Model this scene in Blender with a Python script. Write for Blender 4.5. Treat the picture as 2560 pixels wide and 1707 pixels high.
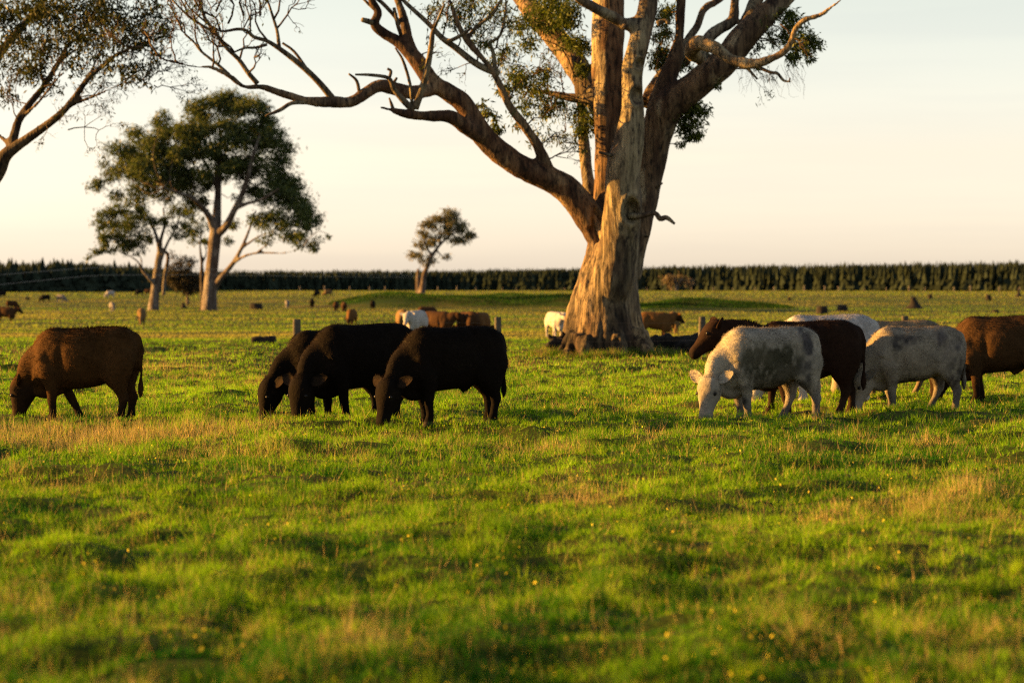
import bpy, math, random
import numpy as np

for o in list(bpy.data.objects):
    bpy.data.objects.remove(o, do_unlink=True)
SC = bpy.context.scene
COL = SC.collection
rng = np.random.default_rng(11)
random.seed(5)

# ------------------------------------------------------------------ camera, sky, sun, exposure
CAM_H, FPX, HORIZON = 1.65, 85.0 / 36.0 * 2560.0, 718.0
cam_data = bpy.data.cameras.new('camera')
cam_data.lens = 85.0
cam_data.sensor_width = 36.0
cam_data.shift_y = -(853.5 - HORIZON) / 2560.0
cam_data.clip_end = 12000.0
cam_data.dof.use_dof = True
cam_data.dof.focus_distance = 30.2
cam_data.dof.aperture_fstop = 2.2
camera = bpy.data.objects.new('camera', cam_data)
camera.location = (0, 0, CAM_H)
camera.rotation_euler = (math.pi / 2, 0, 0)
COL.objects.link(camera)
SC.camera = camera

SUN_EL, SUN_AZ = math.radians(10.5), math.radians(174.0)     # azimuth measured from +x, counter-clockwise
sun_vec = np.array([math.cos(SUN_AZ) * math.cos(SUN_EL), math.sin(SUN_AZ) * math.cos(SUN_EL), math.sin(SUN_EL)])
world = bpy.data.worlds.new('World')
SC.world = world
world.use_nodes = True
wn = world.node_tree
wn.nodes.clear()
w_out = wn.nodes.new('ShaderNodeOutputWorld')
w_bg = wn.nodes.new('ShaderNodeBackground')
w_sky = wn.nodes.new('ShaderNodeTexSky')
w_sky.sky_type = 'NISHITA'
w_sky.sun_disc = False
w_sky.sun_elevation = SUN_EL
w_sky.sun_rotation = math.pi / 2 - SUN_AZ
w_sky.air_density = 0.85
w_sky.dust_density = 0.4
w_sky.ozone_density = 0.6
w_bg.inputs['Strength'].default_value = 0.05
w_tint = wn.nodes.new('ShaderNodeMix')           # cast of the evening air: pinkish low down, creamy above
w_tint.data_type, w_tint.blend_type = 'RGBA', 'MULTIPLY'
w_tint.inputs[0].default_value = 1.0
w_geo = wn.nodes.new('ShaderNodeTexCoord')
w_sep = wn.nodes.new('ShaderNodeSeparateXYZ')
w_ramp = wn.nodes.new('ShaderNodeValToRGB')
w_ramp.color_ramp.elements[0].position, w_ramp.color_ramp.elements[0].color = 0.0, (0.72, 0.75, 1.18, 1)
w_ramp.color_ramp.elements[1].position, w_ramp.color_ramp.elements[1].color = 0.13, (1.24, 0.985, 0.83, 1)
w_el = w_ramp.color_ramp.elements.new(0.055)
w_el.color = (1.05, 0.855, 0.91, 1)
wn.links.new(w_geo.outputs['Generated'], w_sep.inputs[0])
wn.links.new(w_sep.outputs['Z'], w_ramp.inputs['Fac'])
wn.links.new(w_ramp.outputs['Color'], w_tint.inputs[7])
wn.links.new(w_sky.outputs[0], w_tint.inputs[6])
w_map = wn.nodes.new('ShaderNodeMapping')         # thin streaks of high cloud
w_map.inputs['Scale'].default_value = (2.2, 2.2, 34.0)
w_cl = wn.nodes.new('ShaderNodeTexNoise')
w_cl.inputs['Scale'].default_value = 1.6
w_cl.inputs['Detail'].default_value = 4.0
w_cr = wn.nodes.new('ShaderNodeValToRGB')
w_cr.color_ramp.elements[0].position, w_cr.color_ramp.elements[0].color = 0.40, (0.955, 0.96, 0.975, 1)
w_cr.color_ramp.elements[1].position, w_cr.color_ramp.elements[1].color = 0.56, (1, 1, 1, 1)
w_cm = wn.nodes.new('ShaderNodeMix')
w_cm.data_type, w_cm.blend_type = 'RGBA', 'MULTIPLY'
w_cm.inputs[0].default_value = 1.0
wn.links.new(w_geo.outputs['Generated'], w_map.inputs['Vector'])
wn.links.new(w_map.outputs[0], w_cl.inputs['Vector'])
wn.links.new(w_cl.outputs['Fac'], w_cr.inputs['Fac'])
wn.links.new(w_tint.outputs[2], w_cm.inputs[6])
wn.links.new(w_cr.outputs['Color'], w_cm.inputs[7])
wn.links.new(w_cm.outputs[2], w_bg.inputs['Color'])
wn.links.new(w_bg.outputs[0], w_out.inputs['Surface'])

sun_data = bpy.data.lights.new('sun', 'SUN')
sun_data.energy = 5.0
sun_data.color = (1.0, 0.50, 0.10)
sun_data.angle = math.radians(0.6)
sun = bpy.data.objects.new('sun', sun_data)
import mathutils
sun.rotation_euler = mathutils.Vector(sun_vec).to_track_quat('Z', 'Y').to_euler()
sun.location = (-60, -10, 40)
COL.objects.link(sun)

SC.render.engine = 'CYCLES'
SC.cycles.use_denoising = False
SC.cycles.filter_width = 1.25
SC.cycles.use_adaptive_sampling = False
SC.cycles.sample_clamp_indirect = 4.0
SC.cycles.max_bounces = 6
SC.cycles.diffuse_bounces = 3
SC.cycles.glossy_bounces = 2
SC.cycles.transmission_bounces = 3
SC.cycles.transparent_max_bounces = 4
SC.view_settings.view_transform = 'Standard'
SC.view_settings.look = 'None'
SC.view_settings.exposure = 2.36
SC.view_settings.gamma = 1.0

# ------------------------------------------------------------------ numeric helpers
_perm = np.random.default_rng(3).permutation(512)
_perm = np.concatenate([_perm, _perm, _perm])

def _h2(ix, iy):
    return _perm[(_perm[ix & 511] + iy) & 511]

def perlin2(x, y, seed=0):
    x = np.asarray(x, float) + seed * 17.31
    y = np.asarray(y, float) + seed * 7.77
    ix, iy = np.floor(x).astype(int), np.floor(y).astype(int)
    fx, fy = x - ix, y - iy
    u, v = fx * fx * fx * (fx * (fx * 6 - 15) + 10), fy * fy * fy * (fy * (fy * 6 - 15) + 10)
    def g(hx, hy, dx, dy):
        a = _h2(hx, hy) * (2 * math.pi / 512.0)
        return np.cos(a) * dx + np.sin(a) * dy
    a, b = g(ix, iy, fx, fy), g(ix + 1, iy, fx - 1, fy)
    c, d = g(ix, iy + 1, fx, fy - 1), g(ix + 1, iy + 1, fx - 1, fy - 1)
    return ((a + u * (b - a)) * (1 - v) + (c + u * (d - c)) * v) * 1.5

def perlin3(p, f, seed=0):
    x, y, z = p[:, 0] * f + seed * 3.1, p[:, 1] * f + seed * 9.7, p[:, 2] * f + seed * 5.3
    ix, iy, iz = np.floor(x).astype(int), np.floor(y).astype(int), np.floor(z).astype(int)
    fx, fy, fz = x - ix, y - iy, z - iz
    fade = lambda t: t * t * t * (t * (t * 6 - 15) + 10)
    u, v, w = fade(fx), fade(fy), fade(fz)
    def val(a, b, c):
        return _perm[(_perm[(_perm[a & 511] + b) & 511] + c) & 511] / 256.0 - 1.0
    r = 0
    for dx, wx in ((0, 1 - u), (1, u)):
        for dy, wy in ((0, 1 - v), (1, v)):
            for dz, wz in ((0, 1 - w), (1, w)):
                r = r + wx * wy * wz * val(ix + dx, iy + dy, iz + dz)
    return r

def nrm(v):
    v = np.asarray(v, float)
    return v / (np.linalg.norm(v, axis=-1, keepdims=True) + 1e-12)

def crom(P, m):
    """Catmull-Rom through the rows of P, m steps per span."""
    P = np.asarray(P, float)
    if len(P) < 3:
        t = np.linspace(0, 1, m + 1)[:, None]
        return P[0] * (1 - t) + P[-1] * t
    E = np.vstack([2 * P[0] - P[1], P, 2 * P[-1] - P[-2]])
    t = np.linspace(0, 1, m, endpoint=False)[:, None]
    out = []
    for i in range(len(P) - 1):
        a, b, c, d = E[i], E[i + 1], E[i + 2], E[i + 3]
        out.append(0.5 * (2 * b + (c - a) * t + (2 * a - 5 * b + 4 * c - d) * t * t + (3 * b - a - 3 * c + d) * t ** 3))
    out.append(P[-1:])
    return np.vstack(out)

def px(x, D):
    return (x - 1280.0) * D / FPX

def pz(y, D):
    return CAM_H - (y - HORIZON) * D / FPX

def P3(x, y, D):
    return np.array([px(x, D), D, pz(y, D)])

class Geo:
    """Collects triangles / quads and becomes ONE mesh object."""
    def __init__(self):
        self.V, self.F, self.C, self.n = [], {3: [], 4: []}, [], 0
    def add(self, V, F, col=None):
        V = np.asarray(V, float).reshape(-1, 3)
        for f in (F if isinstance(F, list) else [F]):
            f = np.asarray(f, int)
            if len(f):
                self.F[f.shape[1]].append(f + self.n)
        self.V.append(V)
        if col is not None:
            c = np.asarray(col, float)
            if c.ndim == 1:
                c = np.tile(c, (len(V), 1))
            self.C.append(c[:, :3])
        self.n += len(V)
    def mesh(self, name, smooth=False):
        V = np.vstack(self.V) if self.V else np.zeros((0, 3))
        C = np.vstack(self.C) if self.C else None
        return raw_mesh(name, V, [np.vstack(f) for f in self.F.values() if f], C, smooth)

def raw_mesh(name, V, Fs, C=None, smooth=False):
    me = bpy.data.meshes.new(name)
    V = np.ascontiguousarray(V, dtype=np.float32)
    me.vertices.add(len(V))
    me.vertices.foreach_set('co', V.ravel())
    loops = np.concatenate([f.ravel() for f in Fs]).astype(np.int32)
    totals = np.concatenate([np.full(len(f), f.shape[1], np.int32) for f in Fs])
    starts = np.concatenate([[0], np.cumsum(totals)[:-1]]).astype(np.int32)
    me.loops.add(len(loops))
    me.loops.foreach_set('vertex_index', loops)
    me.polygons.add(len(totals))
    me.polygons.foreach_set('loop_start', starts)
    me.polygons.foreach_set('loop_total', totals)
    me.polygons.foreach_set('use_smooth', np.full(len(totals), smooth, bool))
    me.update(calc_edges=True)
    if C is not None:
        set_col(me, C)
    return me

def set_col(me, C):
    at = me.color_attributes.get('Col') or me.color_attributes.new('Col', 'FLOAT_COLOR', 'POINT')
    c4 = np.ones((len(me.vertices), 4), np.float32)
    c4[:, :3] = C
    at.data.foreach_set('color', c4.ravel())

def get_co(me):
    a = np.empty(len(me.vertices) * 3, np.float32)
    me.vertices.foreach_get('co', a)
    return a.reshape(-1, 3).astype(float)

def get_no(me):
    a = np.empty(len(me.vertices) * 3, np.float32)
    me.vertices.foreach_get('normal', a)
    return a.reshape(-1, 3).astype(float)

def set_co(me, V):
    me.vertices.foreach_set('co', np.ascontiguousarray(V, np.float32).ravel())
    me.update()

def link(name, me, mat=None, parent=None):
    o = bpy.data.objects.new(name, me)
    COL.objects.link(o)
    if mat is not None and me is not None and not me.materials:
        me.materials.append(mat)
    if parent is not None:
        o.parent = parent
    return o

def tag(o, label=None, category=None, group=None, kind=None):
    for k, v in (('label', label), ('category', category), ('group', group), ('kind', kind)):
        if v:
            o[k] = v
    return o

def empty(name, loc=(0, 0, 0), rz=0.0):
    o = bpy.data.objects.new(name, None)
    o.location = [float(v) for v in loc]
    o.rotation_euler = (0, 0, rz)
    o.empty_display_size = 0.3
    COL.objects.link(o)
    return o

def tube(pts, rad, n=6, m=4):
    """A swept tube with closed ends; pts (k,3), rad (k,)."""
    A = crom(np.column_stack([pts, rad]), m) if m > 1 else np.column_stack([pts, rad])
    P, R = A[:, :3], np.maximum(A[:, 3], 1e-4)
    T = nrm(np.gradient(P, axis=0))
    k = len(P)
    ref = np.array([0.0, 1.0, 0.0]) if abs(T[0][1]) < 0.9 else np.array([1.0, 0.0, 0.0])
    U = np.empty_like(P)
    u = nrm(np.cross(T[0], ref))
    for i in range(k):
        u = nrm(u - T[i] * np.dot(u, T[i]))
        U[i] = u
    W = np.cross(T, U)
    th = np.arange(n) * 2 * math.pi / n
    V = P[:, None, :] + R[:, None, None] * (np.cos(th)[None, :, None] * U[:, None, :] + np.sin(th)[None, :, None] * W[:, None, :])
    V = np.vstack([V.reshape(-1, 3), P[:1], P[-1:]])
    i = np.arange(k - 1)[:, None] * n
    j = np.arange(n)[None, :]
    j2 = (j + 1) % n
    Q = np.stack([i + j, i + j2, i + n + j2, i + n + j], -1).reshape(-1, 4)
    jj = np.arange(n)
    T1 = np.stack([np.full(n, k * n), (jj + 1) % n, jj], -1)
    T2 = np.stack([np.full(n, k * n + 1), (k - 1) * n + jj, (k - 1) * n + (jj + 1) % n], -1)
    return V, [Q, np.vstack([T1, T2])]

def loft(rings, n=22):
    """rings: (centre, U, V, a, b_plus, b_minus, exponent); closed ends."""
    out = []
    th = np.arange(n) * 2 * math.pi / n
    for c, U, W, a, bp, bm, e in rings:
        cs, sn = np.cos(th), np.sin(th)
        x = a * np.sign(cs) * np.abs(cs) ** (2.0 / e)
        y = np.where(sn > 0, bp, bm) * np.sign(sn) * np.abs(sn) ** (2.0 / e)
        out.append(np.asarray(c)[None] + x[:, None] * np.asarray(U)[None] + y[:, None] * np.asarray(W)[None])
    k = len(out)
    V = np.vstack(out + [np.mean(out[0], 0)[None], np.mean(out[-1], 0)[None]])
    i = np.arange(k - 1)[:, None] * n
    j = np.arange(n)[None, :]
    j2 = (j + 1) % n
    Q = np.stack([i + j, i + j2, i + n + j2, i + n + j], -1).reshape(-1, 4)
    jj = np.arange(n)
    T1 = np.stack([np.full(n, k * n), (jj + 1) % n, jj], -1)
    T2 = np.stack([np.full(n, k * n + 1), (k - 1) * n + jj, (k - 1) * n + (jj + 1) % n], -1)
    return V, [Q, np.vstack([T1, T2])]

def fuse(geo, voxel, smooth_iter=4, factor=0.5):
    """Voxel-remesh the overlapping closed shapes of geo into one continuous skin."""
    o = bpy.data.objects.new('fuse', geo.mesh('fuse'))
    COL.objects.link(o)
    r = o.modifiers.new('r', 'REMESH')
    r.mode = 'VOXEL'
    r.voxel_size = voxel
    r.use_smooth_shade = True
    if smooth_iter:
        s = o.modifiers.new('s', 'SMOOTH')
        s.factor = factor
        s.iterations = smooth_iter
    dg = bpy.context.evaluated_depsgraph_get()
    me = bpy.data.meshes.new_from_object(o.evaluated_get(dg))
    old = o.data
    bpy.data.objects.remove(o, do_unlink=True)
    bpy.data.meshes.remove(old)
    me.polygons.foreach_set('use_smooth', np.ones(len(me.polygons), bool))
    me.update()
    return me

def tris_of(me):
    me.calc_loop_triangles()
    a = np.empty(len(me.loop_triangles) * 3, np.int32)
    me.loop_triangles.foreach_get('vertices', a)
    return a.reshape(-1, 3)

# ------------------------------------------------------------------ materials
def new_mat(name):
    m = bpy.data.materials.new(name)
    m.use_nodes = True
    nt = m.node_tree
    nt.nodes.clear()
    out = nt.nodes.new('ShaderNodeOutputMaterial')
    return m, nt, out

def N(nt, kind, **kw):
    n = nt.nodes.new(kind)
    for k, v in kw.items():
        if k in n.inputs.keys():
            n.inputs[k].default_value = v
        else:
            setattr(n, k, v)
    return n

def noise(nt, scale, detail=4.0, rough=0.55, vec=None, stretch=None):
    n = N(nt, 'ShaderNodeTexNoise', Scale=scale, Detail=detail, Roughness=rough)
    if vec is None:
        vec = nt.nodes.new('ShaderNodeTexCoord').outputs['Object']
    if stretch:
        mp = nt.nodes.new('ShaderNodeMapping')
        mp.inputs['Scale'].default_value = stretch
        nt.links.new(vec, mp.inputs['Vector'])
        vec = mp.outputs['Vector']
    nt.links.new(vec, n.inputs['Vector'])
    return n.outputs['Fac']

def ramp(nt, fac, stops):
    r = nt.nodes.new('ShaderNodeValToRGB')
    el = r.color_ramp.elements
    el[0].position, el[0].color = stops[0][0], (*stops[0][1], 1)
    el[1].position, el[1].color = stops[-1][0], (*stops[-1][1], 1)
    for p, c in stops[1:-1]:
        e = el.new(p)
        e.color = (*c, 1)
    nt.links.new(fac, r.inputs['Fac'])
    return r.outputs['Color']

def mixc(nt, fac, a, b, mode='MIX'):
    m = nt.nodes.new('ShaderNodeMix')
    m.data_type = 'RGBA'
    m.blend_type = mode
    for s, v in ((m.inputs[0], fac), (m.inputs[6], a), (m.inputs[7], b)):
        if hasattr(v, 'is_linked'):
            nt.links.new(v, s)
        elif isinstance(v, (int, float)):
            s.default_value = v
        else:
            s.default_value = (*v, 1)
    return m.outputs[2]

def leafy(name, translucent=0.35, gloss=0.06, rough=0.4):
    """Thin plant matter coloured by the vertex colour: diffuse + light through the blade + a little sheen."""
    m, nt, out = new_mat(name)
    col = N(nt, 'ShaderNodeVertexColor', layer_name='Col').outputs['Color']
    d = nt.nodes.new('ShaderNodeBsdfDiffuse')
    t = nt.nodes.new('ShaderNodeBsdfTranslucent')
    nt.links.new(col, d.inputs['Color'])
    nt.links.new(mixc(nt, 1.0, col, (1.05, 1.18, 0.6), 'MULTIPLY'), t.inputs['Color'])
    mx = nt.nodes.new('ShaderNodeMixShader')
    mx.inputs[0].default_value = translucent
    nt.links.new(d.outputs[0], mx.inputs[1])
    nt.links.new(t.outputs[0], mx.inputs[2])
    res = mx.outputs[0]
    if gloss > 0:
        g = nt.nodes.new('ShaderNodeBsdfGlossy')
        g.inputs['Roughness'].default_value = rough
        g.inputs['Color'].default_value = (1, 1, 1, 1)
        m2 = nt.nodes.new('ShaderNodeMixShader')
        m2.inputs[0].default_value = gloss
        nt.links.new(res, m2.inputs[1])
        nt.links.new(g.outputs[0], m2.inputs[2])
        res = m2.outputs[0]
    nt.links.new(res, out.inputs['Surface'])
    return m

def principled(nt, out, rough=0.8, spec=0.3):
    b = nt.nodes.new('ShaderNodeBsdfPrincipled')
    b.inputs['Roughness'].default_value = rough
    b.inputs['Specular IOR Level'].default_value = spec
    nt.links.new(b.outputs[0], out.inputs['Surface'])
    return b

def bump(nt, b, height, strength=0.5, dist=0.02):
    n = nt.nodes.new('ShaderNodeBump')
    n.inputs['Strength'].default_value = strength
    n.inputs['Distance'].default_value = dist
    nt.links.new(height, n.inputs['Height'])
    nt.links.new(n.outputs[0], b.inputs['Normal'])

def make_bark(name, scale, pale, brown, dark, contrast=0.0):
    m, nt, out = new_mat(name)
    b = principled(nt, out, 0.85, 0.2)
    big = noise(nt, 1.7 * scale, 6, 0.65, stretch=(1, 1, 0.3))
    fine = noise(nt, 6.5 * scale, 7, 0.7, stretch=(1.7, 1.7, 0.5))
    c1 = ramp(nt, big, [(0.44, brown), (0.50, tuple(0.5 * (p + q) for p, q in zip(pale, brown))), (0.55, pale)])
    c2 = mixc(nt, ramp(nt, fine, [(0.38, (0.9, 0.9, 0.9)), (0.50, (0.0, 0.0, 0.0))]), c1, dark)
    fib = noise(nt, 15.0 * scale, 5, 0.6, stretch=(1.0, 1.0, 0.07))
    c2 = mixc(nt, 1.0, c2, ramp(nt, fib, [(0.36, (0.42, 0.40, 0.38)), (0.52, (1.0, 1.0, 1.0)), (0.7, (1.18, 1.16, 1.1))]), 'MULTIPLY')
    vc = N(nt, 'ShaderNodeVertexColor', layer_name='Col').outputs['Color']
    c3 = mixc(nt, 1.0, c2, vc, 'MULTIPLY')
    nt.links.new(c3, b.inputs['Base Color'])
    bump(nt, b, fib, 0.8, 0.06 / scale)
    return m

M_BARK = make_bark('gum_bark', 1.0, (0.235, 0.195, 0.125), (0.095, 0.067, 0.044), (0.014, 0.012, 0.011))
M_BARK_FAR = make_bark('far_gum_bark', 0.6, (0.19, 0.175, 0.16), (0.09, 0.07, 0.058), (0.025, 0.02, 0.018))
M_LEAF = leafy('gum_leaves', 0.3, 0.015, 0.5)
M_PINE = leafy('pine_needles', 0.1, 0.0)
M_GRASS = leafy('grass_blades', 0.42, 0.006, 0.5)
M_DRY = leafy('dry_stems', 0.3, 0.0, 0.5)

def make_wood(name, light, dark):
    m, nt, out = new_mat(name)
    b = principled(nt, out, 0.9, 0.15)
    f = noise(nt, 5.0, 6, 0.65, stretch=(1.0, 1.0, 0.4))
    nt.links.new(ramp(nt, f, [(0.35, dark), (0.65, light)]), b.inputs['Base Color'])
    bump(nt, b, f, 0.8, 0.04)
    return m

M_DEADWOOD = make_wood('weathered_dead_wood', (0.032, 0.026, 0.022), (0.008, 0.007, 0.006))
M_POST = make_wood('grey_fence_timber', (0.10, 0.09, 0.07), (0.035, 0.032, 0.026))
M_PALEPOST = make_wood('pale_fence_timber', (0.22, 0.19, 0.15), (0.12, 0.1, 0.08))
m, nt, out = new_mat('galvanised_wire')
b = principled(nt, out, 0.45, 0.5)
b.inputs['Base Color'].default_value = (0.07, 0.06, 0.05, 1)
b.inputs['Metallic'].default_value = 0.2
M_WIRE = m
m, nt, out = new_mat('eye')
b = principled(nt, out, 0.35, 0.2)
b.inputs['Base Color'].default_value = (0.008, 0.006, 0.005, 1)
M_EYE = m

m, nt, out = new_mat('cattle_hide')
b = principled(nt, out, 0.85, 0.04)
vc = N(nt, 'ShaderNodeVertexColor', layer_name='Col').outputs['Color']
f = noise(nt, 16.0, 5, 0.6)
nt.links.new(mixc(nt, 1.0, vc, ramp(nt, f, [(0.3, (0.72, 0.72, 0.72)), (0.7, (1.12, 1.12, 1.12))]), 'MULTIPLY'), b.inputs['Base Color'])
bump(nt, b, noise(nt, 30.0, 4, 0.6), 0.5, 0.02)
M_HIDE = m
m, nt, out = new_mat('cattle_coat_hair')
d = nt.nodes.new('ShaderNodeBsdfDiffuse')
t = nt.nodes.new('ShaderNodeBsdfTranslucent')
vc = N(nt, 'ShaderNodeVertexColor', layer_name='Col').outputs['Color']
nt.links.new(vc, d.inputs['Color'])
nt.links.new(vc, t.inputs['Color'])
mx = nt.nodes.new('ShaderNodeMixShader')
mx.inputs[0].default_value = 0.1
nt.links.new(d.outputs[0], mx.inputs[1])
nt.links.new(t.outputs[0], mx.inputs[2])
g = nt.nodes.new('ShaderNodeBsdfGlossy')
g.inputs['Roughness'].default_value = 0.45
m2 = nt.nodes.new('ShaderNodeMixShader')
m2.inputs[0].default_value = 0.004
nt.links.new(mx.outputs[0], m2.inputs[1])
nt.links.new(g.outputs[0], m2.inputs[2])
nt.links.new(m2.outputs[0], out.inputs['Surface'])
M_COAT = m

m, nt, out = new_mat('pasture_soil_and_turf')
b = principled(nt, out, 0.95, 0.05)
geo_pos = nt.nodes.new('ShaderNodeNewGeometry').outputs['Position']
f1 = noise(nt, 0.09, 5, 0.6, vec=geo_pos)
f2 = noise(nt, 2.5, 5, 0.65, vec=geo_pos)
c = ramp(nt, f1, [(0.38, (0.022, 0.045, 0.004)), (0.52, (0.05, 0.065, 0.008)), (0.64, (0.10, 0.08, 0.02))])
c = mixc(nt, 1.0, c, ramp(nt, f2, [(0.3, (0.55, 0.55, 0.55)), (0.7, (1.15, 1.15, 1.15))]), 'MULTIPLY')
nt.links.new(c, b.inputs['Base Color'])
bump(nt, b, f2, 0.6, 0.05)
M_GROUND = m

# ------------------------------------------------------------------ ground
_pd = np.array([-5000, 60, 70, 85, 105, 140, 180, 240, 315, 375, 420, 500, 6000.0])
_pv = np.array([0, 0, -0.03, -0.28, -0.58, -0.85, -1.05, -1.15, -1.2, -0.55, -0.06, 0.0, 0.0])
def ground_h(x, y):
    x, y = np.asarray(x, float), np.asarray(y, float)
    base = (np.interp(y - 3, _pd, _pv) + np.interp(y, _pd, _pv) + np.interp(y + 3, _pd, _pv)) / 3.0
    near = np.clip((95 - y) / 25.0, 0, 1)
    h = near * (0.080 * perlin2(x * 1.25, y * 1.25, 1) + 0.085 * perlin2(x * 0.45, y * 0.45, 2) + 0.072 * perlin2(x * 2.7, y * 2.7, 3) + 0.034 * perlin2(x * 5.3, y * 5.3, 7))
    far = np.clip((y - 60) / 60.0, 0, 1) * np.clip((900 - y) / 300.0, 0, 1)
    h = h + far * 0.13 * perlin2(x * 0.11, y * 0.11, 4)
    # the low grassy banks in the middle distance
    def bank(x0, x1, yc, w, hh):
        ex = 1 / (1 + np.exp(-(x - x0) / 2.2)) * 1 / (1 + np.exp((x - x1) / 4.0))
        return hh * ex * np.exp(-((y - yc - 3 * perlin2(x * 0.06, y * 0 + 0.5, 6)) / w) ** 2) * (1 + 0.25 * perlin2(x * 0.12, y * 0.12, 5))
    h = h + bank(px(845, 325), px(1560, 325), 330, 9, 1.75) + bank(px(1600, 290), px(1930, 290), 298, 8, 1.45)
    return base + h

def spaced(a, b, d0, grow, mx):
    out, s = [a], d0
    while out[-1] < b:
        out.append(out[-1] + s)
        s = min(s * grow, mx)
    return out
gy = [-400, -200, -100, -50, -25, -12, -6, 0, 3, 5] + spaced(6.5, 75, 0.14, 1.007, 0.3) + spaced(75.5, 5000, 0.4, 1.035, 160)
half = spaced(0.0, 18.0, 0.26, 1.0, 0.26) + spaced(20.2, 5000, 0.3, 1.09, 200)
gx = np.array([-v for v in half[:0:-1]] + half)
gy = np.array(gy)
GX, GY = np.meshgrid(gx, gy)
GZ = ground_h(GX, GY) - 0.02 * np.clip((60 - GY) / 20, 0, 1)
nx, ny = len(gx), len(gy)
ii = np.arange(ny - 1)[:, None] * nx + np.arange(nx - 1)[None, :]
quads = np.stack([ii, ii + 1, ii + nx + 1, ii + nx], -1).reshape(-1, 4)
gm = raw_mesh('ground', np.column_stack([GX.ravel(), GY.ravel(), GZ.ravel()]), [quads], None, True)
tag(link('ground', gm, M_GROUND), 'open green pasture running back to the pine plantation', kind='structure')

# ------------------------------------------------------------------ grass
def ground_spot(x, y):
    """ground point seen at photo pixel (x, y) on the flat near pasture"""
    D = CAM_H * FPX / (y - HORIZON)
    return px(x, D), D

# dry tussock patches: (photo x, y, radius across m, radius deep m, weight)
DRY_SPOTS = [ground_spot(x, y) + (a, b, w) for x, y, a, b, w in (
    (60, 1075, 0.9, 1.1, 1.0), (200, 1085, 1.0, 1.3, 1.0), (330, 1100, 1.0, 1.3, 1.1), (470, 1085, 0.9, 1.1, .9), (620, 1080, 0.7, 1.2, .8),
    (470, 1140, 0.8, 0.6, .8), (30, 1110, .8, .8, .9), (1000, 1095, .7, .7, .5), (1250, 1120, 1.1, .7, .7), (1410, 1135, .6, .5, .7), (1640, 1105, .6, .6, 1.0), (1490, 1250, .45, .5, 1.1),
    (1930, 1260, .5, .6, .8), (2075, 1285, .25, .4, 1.2), (2300, 1270, .45, .6, 1.0), (2440, 1310, .4, .5, .8), (1330, 1300, .4, .6, .7), (1820, 1330, .4, .3, .7), (2380, 1110, .8, .6, .7),
    (950, 1660, .35, .35, 1.3), (870, 1640, .2, .2, .9), (1440, 1650, .2, .25, 1.0), (1990, 1640, .25, .25, .7), (640, 1330, .35, .4, .7), (280, 1330, .3, .5, .6), (1560, 1450, .3, .35, .7), (400, 930, 1.5, 2.5, .7), (600, 955, 1.6, 2.0, .6), (1320, 1440, .3, .3, .5), (2450, 1240, .4, .5, .9))]

def dryness(x, y):
    d = 0.55 * perlin2(x * 0.55, y * 0.35, 8) + 0.38 * perlin2(x * 1.7, y * 1.2, 9) - 0.17
    for sx, sy, a, b, w in DRY_SPOTS:
        d = d + (0.75 if sy > 18 else 0.5) * w * np.exp(-((x - sx) / a) ** 2 - ((y - sy) / b) ** 2)
    return d

def scatter(n, y0, y1, power=0.0, margin=1.28, extra=1.0):
    """points on the pasture inside a wedge a good deal wider than the view; denser near by 'power'"""
    u = rng.random(n)
    e = 2.0 - power
    y = (y0 ** e + u * (y1 ** e - y0 ** e)) ** (1 / e)
    x = (rng.random(n) * 2 - 1) * (0.2118 * margin * y + extra)
    return x, y

def blades(geo, x, y, h, w, lean, col):
    n = len(x)
    z = ground_h(x, y) - 0.006
    a = rng.random(n) * 2 * math.pi
    s = np.column_stack([np.cos(a), np.sin(a), np.zeros(n)])
    la = rng.random(n) * 2 * math.pi
    L = np.column_stack([np.cos(la), np.sin(la), np.zeros(n)]) * (h * lean * rng.random(n))[:, None]
    p = np.column_stack([x, y, z])
    V = np.empty((n, 3, 3))
    V[:, 0] = p - s * (w / 2)[:, None]
    V[:, 1] = p + s * (w / 2)[:, None]
    V[:, 2] = p + L + np.column_stack([np.zeros(n), np.zeros(n), h])
    geo.add(V.reshape(-1, 3), np.arange(3 * n).reshape(-1, 3), np.repeat(col, 3, 0))

def grass_colour(x, y, dry, far=0.0):
    n = len(x)
    t = np.clip(0.46 + 0.22 * np.clip((y - 22) / 12, 0, 1) * np.clip((72 - y) / 8, 0, 1) + 0.45 * perlin2(x * 0.25, y * 0.12, 12) + 0.55 * perlin2(x * 1.4, y * 0.9, 13) + 0.35 * perlin2(x * 4, y * 3, 14) + 0.2 * rng.standard_normal(n), 0, 1)[:, None]  # belt round the herd made yellower, for the sunlit tips seen there
    c = (1 - t) * np.array([0.014, 0.085, 0.002]) + t * np.array([0.180, 0.315, 0.006])
    straw = np.array([0.26, 0.205, 0.075]) * (0.7 + 0.6 * rng.random((n, 1)))
    k = (rng.random(n) < np.clip(0.05 + 0.75 * np.clip(dry, 0, 1) + far, 0, 0.9))[:, None]
    lush = 1 + 0.28 * np.clip((y - 26) / 10, 0, 1) * np.clip((72 - y) / 6, 0, 1)      # vivid belt round the herd, brightened as if more tips were sunlit
    return np.where(k, straw, c * (0.75 + 0.5 * rng.random((n, 1)))) * lush[:, None]

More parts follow.
